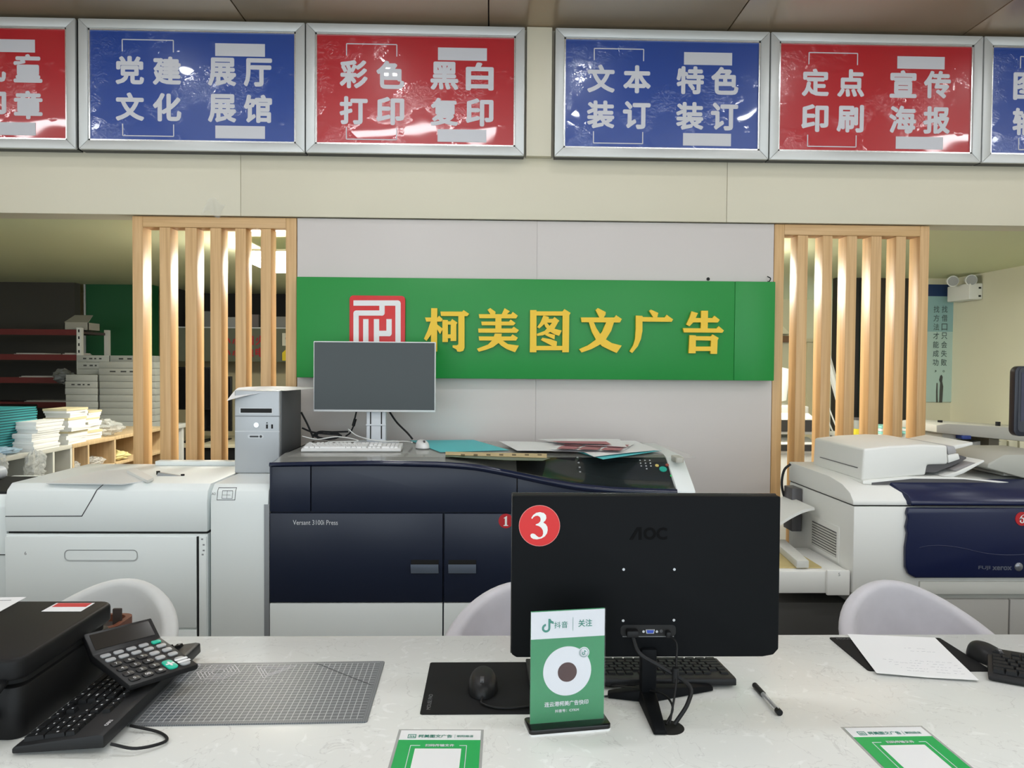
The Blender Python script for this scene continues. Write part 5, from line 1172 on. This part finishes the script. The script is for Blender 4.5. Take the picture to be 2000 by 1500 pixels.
z = .965; n = 0
while z < aty(250, 691, Y6).z - .02: ream('grey wrapped paper pack, %s from the bottom of the rear stack by the green partition' % ORD[n], 'second rear stack of paper packs', aty(214, 700, Y6).x + .003, aty(302, 700, Y6).x, Y6, z, .055, z > 1.4); z += .055; n += 1
# ------------------------------------------------------------------ metal shelf with red strips
sh5 = thing('metal_shelf', 'slotted metal shelving with dark red strips at the back', 'shelf', (-4.4, 7.0, 0))
Y7 = 6.85
def S7(px, py): return FX(px, py, Y7)
sx1 = S7(160, 700)[0]
M_shb = mat('shelf_board_dark', (70, 58, 56), .6); M_strip_r = mat('strip_dark_red', (92, 18, 17), .6); M_post = mat('post_white', (206, 206, 200), .45)
for py in (648, 697, 742, 790, 850):
    zz = S7(80, py)[1]; W(MB().box(-5.15, Y7, zz - .012, sx1 - .03, 7.35, zz + .012), 'shelf_board', M_shb, sh5)
    W(MB().box(-5.15, Y7 - .006, zz - .028, sx1 - .03, Y7, zz + .022), 'label_strip', M_strip_r, sh5)
for xx, yy_ in ((sx1 - .04, Y7 - .01), (sx1 - .04, 7.32), (-5.14, Y7 - .01)):
    p_ = W(MB().box(xx, yy_, 0, xx + .04, yy_ + .04, S7(155, 640)[1]), 'post', M_post, sh5)
    if yy_ < Y7 and xx > -5:
        for i in range(14): sub(MB().box(xx + .014, yy_ - .001, 1.72 - i * .06, xx + .026, yy_ + .001, 1.745 - i * .06), 'slot', M_dark, p_)
def carton(nm, label, x0, y0, z0, w, d, h, m, rz=0.0, open_=True):
    t = thing(nm, label, 'carton', (x0, y0, z0), rz)
    b = MB(); th = .006
    for a in ((-w / 2, -d / 2, 0, w / 2, -d / 2 + th, h), (-w / 2, d / 2 - th, 0, w / 2, d / 2, h), (-w / 2, -d / 2, 0, -w / 2 + th, d / 2, h), (w / 2 - th, -d / 2, 0, w / 2, d / 2, h), (-w / 2, -d / 2, 0, w / 2, d / 2, th)): b.box(*a)
    b.build('box', m, t)
    if open_: MB().add([(-w / 2, -d / 2, h), (w / 2, -d / 2, h), (w / 2 - .02, -d / 2 + .12, h + .07), (-w / 2 + .03, -d / 2 + .12, h + .07)], [[0, 1, 2, 3]]).build('flap', m, t, solid=.004)
    return t
q = S7(143, 640); carton('open_carton', 'open folded carton on top of the metal shelving', q[0], 7.0, S7(143, 648)[1] + .013, .21, .2, .07, mat('carton_grey', (150, 148, 138), .6))
for i, (px0, px1, py, lb) in enumerate(((115, 150, 697, 'loose white sheets on the second metal shelf'), (20, 90, 697, 'long white sheets on the second metal shelf beside the others'), (30, 120, 742, 'pale sheets lying on the third metal shelf'), (40, 140, 790, 'grey sheets lying on the fourth metal shelf'))):
    a = S7(px0, py); b = S7(px1, py); t = thing('paper_pile', lb, 'paper', ((a[0] + b[0]) / 2, 7.0, a[1] + .0125))
    for k in range(3): MB().box(-(b[0] - a[0]) / 2 + .02 * k, -.13, .008 * k, (b[0] - a[0]) / 2 - .01 * k, .12, .008 * k + .007).build('sheet', mat('dull_sheet', (176, 174, 168), .7), t)
q = S7(135, 735); bag('grey plastic wrap in front of the third metal shelf', (q[0], Y7 - .09, S7(135, 735)[1] - .06), (.09, .05, .06), 21, mat('grey_wrap', (110, 112, 110), .4))
pbg = thing('perforated_bin', 'black perforated bin behind the turquoise booklets', 'bin', (-3.95, 6.3, .75))
MB().prism(rrect(-.30, -.15, .22, .15, .03), 0, .36, 'z').build('bin', M_black, pbg, bev=.01)
for i in range(5): MB().box(-.2 + i * .08, -.1515, .30, -.15 + i * .08, -.1495, .315).build('slot', mat('slot_dim', (60, 60, 60), .6), pbg)
lt = thing('low_stand', 'low stand under the black perforated bin', 'stand', (-3.95, 6.3, 0)); MB().box(-.3, -.15, .71, .25, .15, .749).build('top', M_shb, lt)
for xx in (-.28, .2):
    for y in (-.14, .11): MB().box(xx, y, 0, xx + .03, y + .03, .71).build('leg', M_shb, lt)
# dark backing walls and the green panel
struct('wall_rear_left', MB().box(-5.2, 7.55, 0, -4.02, 7.65, 2.225), mat('rear_wall_grey', (60, 58, 52), .7), 'dark grey wall behind the metal shelving')
gpn = thing('green_partition', 'tall dark green partition behind the stacks of wrapped paper', 'partition', (-3.66, 7.75, 0))
W(MB().box(-3.98, 7.68, 0, -3.335, 7.82, 2.224), 'panel', mat('panel_green', (10, 84, 44), .5), gpn)
W(MB().box(-4.0, 7.675, 0, -3.985, 7.82, 2.224), 'edge_strip', M_alu, gpn)
# ------------------------------------------------------------------ loft shelf with red lettering, seen through the lattice
lf = thing('storage_loft', 'dark storage loft with a grey green front bearing red characters', 'loft', (-2.0, 8.2, 0))
Y8 = 8.0
lz0, lz1 = FX(450, 706, Y8)[1], FX(450, 641, Y8)[1]
lx0, lx1 = FX(345, 600, Y8)[0], FX(640, 600, Y8)[0]
M_loft = mat('loft_front', (104, 108, 90), .6); M_lofti = mat('loft_inside', (34, 33, 32), .8)
W(MB().box(lx0, Y8, lz0, lx1, Y8 + .03, lz1), 'front_board', M_loft, lf)
W(MB().box(lx0, Y8 + .03, lz0, lx1, 8.6, lz0 + .02), 'floor_board', M_lofti, lf)
W(MB().box(lx0, 8.55, lz0 + .02, lx1, 8.6, 2.224), 'inner_back', M_lofti, lf)
W(MB().box(lx0 - .02, Y8, lz0, lx0, 8.6, 2.224), 'side_board', M_lofti, lf); W(MB().box(lx1, Y8, lz0, lx1 + .02, 8.6, 2.224), 'side_board', M_lofti, lf)
W(MB().box(lx0, Y8 + .005, lz1, lx1, Y8 + .02, lz1 + .012), 'rail', M_alu, lf)
W(MB().box(FX(362, 660, Y8)[0], Y8 - .004, lz0, FX(384, 660, Y8)[0], Y8, lz1), 'green_patch', MATS['panel_green'], lf)
M_rt = mat('loft_red', (176, 30, 36), .5)
for r, (body, py) in enumerate((('小心烟火', 665), ('小心触电', 688))):
    for k, chh in enumerate(body):
        q = FX(441 + k * 22.5, py, Y8); o = text('red_character', chh, (q[0], Y8 - .003, q[1]), .10, .10, M_rt, None, bold=.03); o.data.transform(Matrix.Translation(-lf.location)); o.parent = lf
q = FX(562, 663, Y8); ns = W(MB().box(q[0] - .055, Y8 - .006, q[1] - .065, q[0] + .055, Y8 - .001, q[1] + .065), 'notice_card', mat('card_cream', (226, 224, 206), .5), lf)
rg = MB()
for i in range(24):
    a0, a1 = 2 * math.pi * i / 24, 2 * math.pi * (i + 1) / 24
    rg.add([(q[0] + .01 + r_ * math.cos(a), Y8 - .0075, q[1] + .01 + r_ * math.sin(a)) for r_, a in ((.026, a0), (.032, a0), (.032, a1), (.026, a1))], [[0, 1, 2, 3]])
rg.add([(q[0] + .01 - .03, Y8 - .0076, q[1] + .013), (q[0] + .01 + .03, Y8 - .0076, q[1] + .013), (q[0] + .01 + .03, Y8 - .0076, q[1] + .006), (q[0] - .02, Y8 - .0076, q[1] + .006)], [[0, 1, 2, 3]])
sub(rg, 'prohibition_ring', mat('ring_red', (150, 60, 40), .5), ns, weld=False)
q = FX(561, 695, Y8); W(MB().prism([(q[0] - .05, q[1] - .05), (q[0] + .05, q[1] - .05), (q[0] + .05, q[1] + .03), (q[0] + .02, q[1] + .06), (q[0] - .02, q[1] + .06), (q[0] - .05, q[1] + .03)], Y8 - .006, Y8 - .001, 'y'), 'yellow_tag', mat('tag_yellow', (232, 206, 20), .5), lf)
for i, (px, w, h, rz, m) in enumerate(((400, .25, .16, .2, (120, 122, 118)), (452, .22, .10, -.1, (170, 172, 170)), (496, .15, .13, .1, (120, 112, 112)), (548, .3, .11, 0, (150, 150, 148)))):
    q = FX(px, 640, 8.25); carton('stored_carton', ['tilted carton at the left of the storage loft', 'white printed carton in the storage loft', 'brownish carton in the middle of the storage loft', 'pale carton at the right of the storage loft'][i], q[0], 8.25, lz0 + .021, w, .25, lz1 - lz0 + h, mat('carton_%d' % i, m, .7), rz, False)
# desk with monitors behind the lattice
ds = thing('rear_desk', 'rear desk with a black lower front behind the lattice', 'desk', (-2.0, 6.9, 0))
dzt = FX(450, 868, 6.6)[1]
W(MB().box(-2.75, 6.6, dzt - .03, -1.0, 7.4, dzt), 'desk_top', mat('desk_beige', (206, 200, 176), .5), ds, bev=.003)
W(MB().box(-2.72, 6.64, 0, -1.05, 7.38, dzt - .031), 'desk_body', M_black, ds)
def back_monitor(label, px0, px1, py0, py1, Y, m):
    a, b = FX(px0, py1, Y), FX(px1, py0, Y); t = thing('computer_monitor', label, 'monitor', ((a[0] + b[0]) / 2, Y, dzt), 0)
    w = (b[0] - a[0]) / 2
    MB().box(-w, 0, a[1] - dzt, w, .03, b[1] - dzt).build('housing', m, t, bev=.004); MB().box(-w + .01, -.0012, a[1] - dzt + .015, w - .01, 0, b[1] - dzt - .01).build('screen', M_blackg, t)
    MB().box(-.03, .01, .012, .03, .04, a[1] - dzt + .05).build('neck', m, t); MB().box(-.1, -.06, 0, .1, .1, .012).build('base', m, t, bev=.003); return t
back_monitor('white topped black monitor seen between the lattice slats', 345, 412, 717, 800, 6.75, M_black)
o = back_monitor('black monitor on the rear desk beside the computer tower', 395, 452, 735, 842, 6.95, M_black)
# ------------------------------------------------------------------ rear room, right
po = thing('wall_poster', 'narrow pale blue poster with two columns of characters', 'poster', (3.76, 6.45, 1.6))
YO = 6.44
o0, o1 = FX(1806, 785, YO), FX(1866, 556, YO)
po.location = ((o0[0] + o1[0]) / 2, 6.45, (o0[1] + o1[1]) / 2)
W(MB().box(o0[0], YO, o0[1], o1[0], 6.449, o1[1]), 'board', mat('poster_pale', (176, 202, 196), .5), po)
W(MB().box(o0[0], YO - .001, o1[1] - .1, o1[0], YO, o1[1]), 'blue_band', mat('poster_blue', (24, 52, 96), .5), po)
W(MB().box(o0[0], YO - .0008, o1[1] - .4, o1[0], YO, o1[1] - .1), 'tint_band', mat('poster_tint', (140, 178, 180), .5), po)
W(MB().box(o1[0] - .008, YO - .004, o0[1], o1[0], YO, o1[1]), 'edge', mat('edge_dark', (60, 66, 58), .5), po)
M_pt = mat('poster_ink', (72, 92, 92), .6)
for body, px in (('找借口只会失败。', 1845), ('找方法才能成功，', 1829)):
    for k, chh in enumerate(body):
        q = FX(px - k * .3, 604 + k * 17.3, YO); small = chh in '。，'
        o = text('poster_character', chh, (q[0], YO - .0015, q[1]), .018 if small else .05, .018 if small else .058, M_pt, None, bold=.01); o.data.transform(Matrix.Translation(-po.location)); o.parent = po
fg = [FX(x, y, YO) for x, y in ((1834, 786), (1835, 762), (1836, 748), (1834, 742), (1836, 734), (1839, 732), (1841, 736), (1840, 745), (1842, 755), (1841, 770), (1840, 786))]
W(MB().prism(fg, YO - .002, YO - .001, 'y'), 'figure_print', mat('figure_ink', (70, 72, 70), .6), po)
W(MB().prism([FX(x, y, YO) for x, y in ((1828, 786), (1828, 765), (1829, 748), (1831, 748), (1831, 770), (1831.5, 786))], YO - .002, YO - .001, 'y'), 'figure_print', MATS['figure_ink'], po)
el = thing('emergency_light', 'white twin-head emergency light on the cream side wall', 'emergency light', (3.93, 5.95, 1.9))
XW = 3.93
e0, e1 = atx(1880, 590, XW), atx(1920, 553, XW)
ya, yb = sorted((e0.y, e1.y)); za, zb_ = sorted((e0.z, e1.z)); yb = ya + .30
el.location = (XW, (ya + yb) / 2, (za + zb_) / 2)
W(MB().box(XW - .11, ya, za, XW - .001, yb, zb_), 'case', M_white, el, bev=.008)
for i, px in enumerate((1872, 1900)):
    c = Vector((XW - (.075 if i else .17), ya + (.03 if i else .12), zb_ + .035))
    W(MB().cyl(c + Vector((.0, .05, 0)), c + Vector((-.02, -.03, -.012)), .028, .045, 20), 'lamp_head', M_white, el)
    W(MB().cyl(c + Vector((-.02, -.031, -.012)), c + Vector((-.022, -.036, -.013)), .038, n=20), 'lens', mat('lens_grey', (150, 152, 150), .15), el)
for dz_, dy in ((.02, .05), (.085, .05)): W(MB().box(XW - .035, ya - .0015, za + dz_, XW - .015, ya, za + dz_ + .014), 'indicator', M_dark, el)
# dark doorway panel and odds and ends behind the right lattice
dd = thing('dark_partition', 'dark green black partition seen through the lattice behind the copier', 'partition', (3.2, 6.5, 0))
W(MB().box(FX(1632, 700, 6.46)[0], 6.46, 0, FX(1700, 700, 6.46)[0] , 6.54, 2.224), 'dark_leaf', mat('door_black', (34, 32, 30), .6), dd)
W(MB().box(FX(1680, 700, 6.44)[0], 6.44, 0, FX(1704, 700, 6.44)[0], 6.459, 2.2), 'green_leaf', mat('door_green', (10, 42, 32), .5), dd)
W(MB().box(FX(1700, 700, 6.46)[0] + .002, 6.46, 0, FX(1782, 700, 6.46)[0], 6.54, 2.224), 'dark_leaf', mat('door_brown', (52, 46, 38), .6), dd)
wf = thing('large_printer', 'white wide printer with dark lids behind the right lattice', 'printer', (2.25, 5.4, 0))
YW = 5.3
def R(px, py, Y=YW): return FX(px, py, Y)
M_lid = mat('lid_dark', (58, 56, 54), .3)
a, b = R(1490, 960), R(1600, 868); W(MB().box(a[0], YW, 0.02, b[0], 5.9, b[1]), 'body', M_white, wf, bev=.01)
for p0, p1 in (((1500, 848), (1592, 812)), ((1500, 886), (1592, 860))):
    a, b = R(*p0), R(*p1); l = W(MB().prism([(YW - .01, a[1]), (YW - .01, b[1] - .02), (YW + .1, b[1] + .012), (5.9, b[1] + .012), (5.9, a[1])], a[0], b[0], 'x'), 'cover', M_white, wf, bev=.006)
    sub(MB().box(a[0] + .02, YW - .013, a[1] + .02, b[0] - .02, YW - .0095, b[1] - .03), 'dark_lid', M_lid, l)
a, b = R(1500, 815), R(1592, 795); W(MB().box(a[0], YW + .1, a[1], b[0], 5.85, b[1]), 'top_tray', M_cg, wf, bev=.01)
cm2 = thing('white_column', 'cream column standing behind the right lattice', 'column', (2.95, 7.2, 0))
a, b = FX(1575, 790, 6.9), FX(1596, 668, 6.9); W(MB().box(a[0], 6.9, 0, b[0], 7.1, b[1]), 'shaft', mat('column_cream', (214, 206, 170), .6), cm2)
W(MB().box(a[0] - .03, 6.88, b[1], b[0] + .03, 7.12, b[1] + .03), 'capital', MATS['column_cream'], cm2)
wl = thing('wall_box', 'brown wooden box fixed on the rear wall behind the right lattice', 'box', (2.9, 8.5, 1.75)); a, b = FX(1520, 668, 8.45), FX(1560, 656, 8.45)
W(MB().box(a[0], 8.45, a[1], b[0], 8.599, b[1]), 'box', mat('box_brown', (120, 84, 50), .6), wl, bev=.004)
W(MB().prism([FX(1526, 652, 8.45), FX(1548, 652, 8.45), FX(1526, 630, 8.45)], 8.5, 8.599, 'y'), 'gusset', mat('gusset', (224, 214, 180), .6), wl)
sm = thing('small_screen', 'white angled display on the wide printer behind the right lattice', 'display', (2.0, 5.5, 1.1))
a, b = R(1520, 785, 5.6), R(1545, 716, 5.6); W(MB().prism([(a[0], a[1]), (b[0] - .03, a[1] + .01), (b[0], b[1] - .02), (a[0], b[1])], 5.6, 5.64, 'y'), 'panel', M_white, sm, bev=.004)
W(MB().tube(curve_pts([(a[0] + .02, 5.62, a[1] + .02), (a[0] + .0, 5.6, a[1] - .03), (a[0] + .06, 5.6, R(1530, 812)[1])]), .014, 8), 'stem', M_black, sm)
for i, (p0, p1, Y, w_) in enumerate((((1624, 688), (1638, 745), 6.2, .05), ((1620, 772), (1634, 812), 5.9, .012), ((1620, 805), (1634, 840), 6.1, .012))):
    a, b = FX(*p0, Y), FX(*p1, Y); t = thing('white_rod', ['wide white board edge leaning in the dark opening', 'upper thin white rod leaning behind the right lattice', 'lower thin white rod leaning behind the right lattice'][i], 'rod', (b[0], Y, b[1]))
    d = Vector((a[0] - b[0], 0, a[1] - b[1])); e = Vector((b[0] - a[0], 0, b[1] - a[1])); e = e * (b[1] / max(.01, a[1] - b[1])) * .98
    t.location = (0, 0, 0); MB().tube([(a[0], Y + .1, a[1]), (b[0] + e.x, Y, b[1] + e.z)], w_ / 2 if i else .03, 8).build('rod', M_white, t)
wk = thing('work_table', 'pale work table behind the right lattice under the jar', 'table', (3.1, 5.6, 0))
wz = FX(1700, 856, 5.3)[1]
W(MB().box(2.62, 5.3, wz - .03, 3.84, 5.9, wz), 'table_top', M_white, wk, bev=.003)
for xx in (2.65, 3.77): 
    for y in (5.33, 5.83): W(MB().box(xx, y, 0, xx + .04, y + .04, wz - .03), 'leg', M_white, wk)
q = FX(1674, 855, 5.45); jr = thing('glass_jar', 'small glass jar with a yellow base on the work table', 'jar', (q[0], 5.45, wz))
MB().cyl((0, 0, 0), (0, 0, .055), .032, n=20).build('yellow_base', mat('jar_yellow', (222, 206, 60), .4), jr); MB().cyl((0, 0, .055), (0, 0, .12), .03, .026, 20).build('glass', mat('jar_glass', (200, 206, 204), .1, alpha=.5), jr); MB().cyl((0, 0, .12), (0, 0, .135), .03, n=20).build('lid', M_dk, jr)
for i, px in enumerate((1722, 1770, 1818)):
    q = FX(px, 850, 5.5); t = thing('teal_pad', ['pale turquoise pad behind the fourth gap of the right lattice', 'pale turquoise pad behind the last gap of the right lattice', 'pale turquoise pad beside the grey arm right of the lattice'][i], 'pad', (q[0], 5.5, wz)); 
    for k in range(4): MB().box(-.055, -.1, k * .02, .055, .1, k * .02 + .018).build('block', mat('pad_teal', (150, 214, 208), .6) if k % 2 else M_paper, t, bev=.002)
# grey arm machine and radiator
ar = thing('binding_machine', 'grey flat-topped binding machine beyond the copier', 'machine', (3.2, 4.75, 0))
YB = 4.6
f0 = [FX(*q, YB) for q in ((1829, 845), (1829, 830), (1850, 827), (2060, 840), (2060, 868), (1900, 853))]
W(MB().prism(f0, YB, 5.0, 'y'), 'top_arm', mat('arm_grey', (190, 190, 184), .45), ar, bev=.008)
W(MB().box(FX(1850, 850, YB)[0], YB + .05, .55, FX(1880, 850, YB)[0], 4.95, FX(1850, 845, YB)[1]), 'column', MATS['arm_grey'], ar, bev=.006)
W(MB().box(FX(1935, 880, YB)[0], YB + .02, .3, FX(1955, 880, YB)[0], 4.9, FX(1955, 856, YB)[1]), 'dark_post', mat('post_dark', (92, 88, 76), .5), ar)
W(MB().box(2.65, YB + .02, .02, 3.55, 4.98, .56), 'pedestal', M_cg, ar, bev=.01)
a, b = FX(1880, 858, YB - .02), FX(1897, 851, YB - .02); W(MB().box(a[0], YB - .02, a[1], b[0], YB + .05, b[1]), 'blue_knob', mat('knob_blue', (40, 66, 150), .4), ar, bev=.002)
for px, py in ((1836, 827), (1949, 830)): 
    q = FX(px, py, YB + .1); W(MB().cyl((q[0], YB + .1, q[1] - .01), (q[0], YB + .1, q[1] + .02), .014, n=14), 'black_knob', M_black, ar)
W(MB().prism([FX(*q, YB + .1) for q in ((1850, 870), (1945, 858), (1955, 862), (1925, 870))], YB + .1, YB + .3, 'y'), 'under_tray', M_cg, ar)
ra = thing('radiator', 'cream ribbed radiator standing against the cream side wall', 'radiator', (3.55, 5.15, 0))
zr = FX(1970, 858, 5.1)[1]
for i in range(9): W(MB().box(3.14 + i * .075, 5.1, .12, 3.14 + i * .075 + .066, 5.2, zr), 'rib', mat('radiator_cream', (216, 212, 190), .4), ra, bev=.012)
W(MB().cyl((3.15, 5.15, .14), (3.84, 5.15, .14), .018, n=12), 'pipe', MATS['radiator_cream'], ra)
for xx in (3.2, 3.7): W(MB().box(xx, 5.12, 0, xx + .03, 5.18, .125), 'foot', MATS['radiator_cream'], ra)
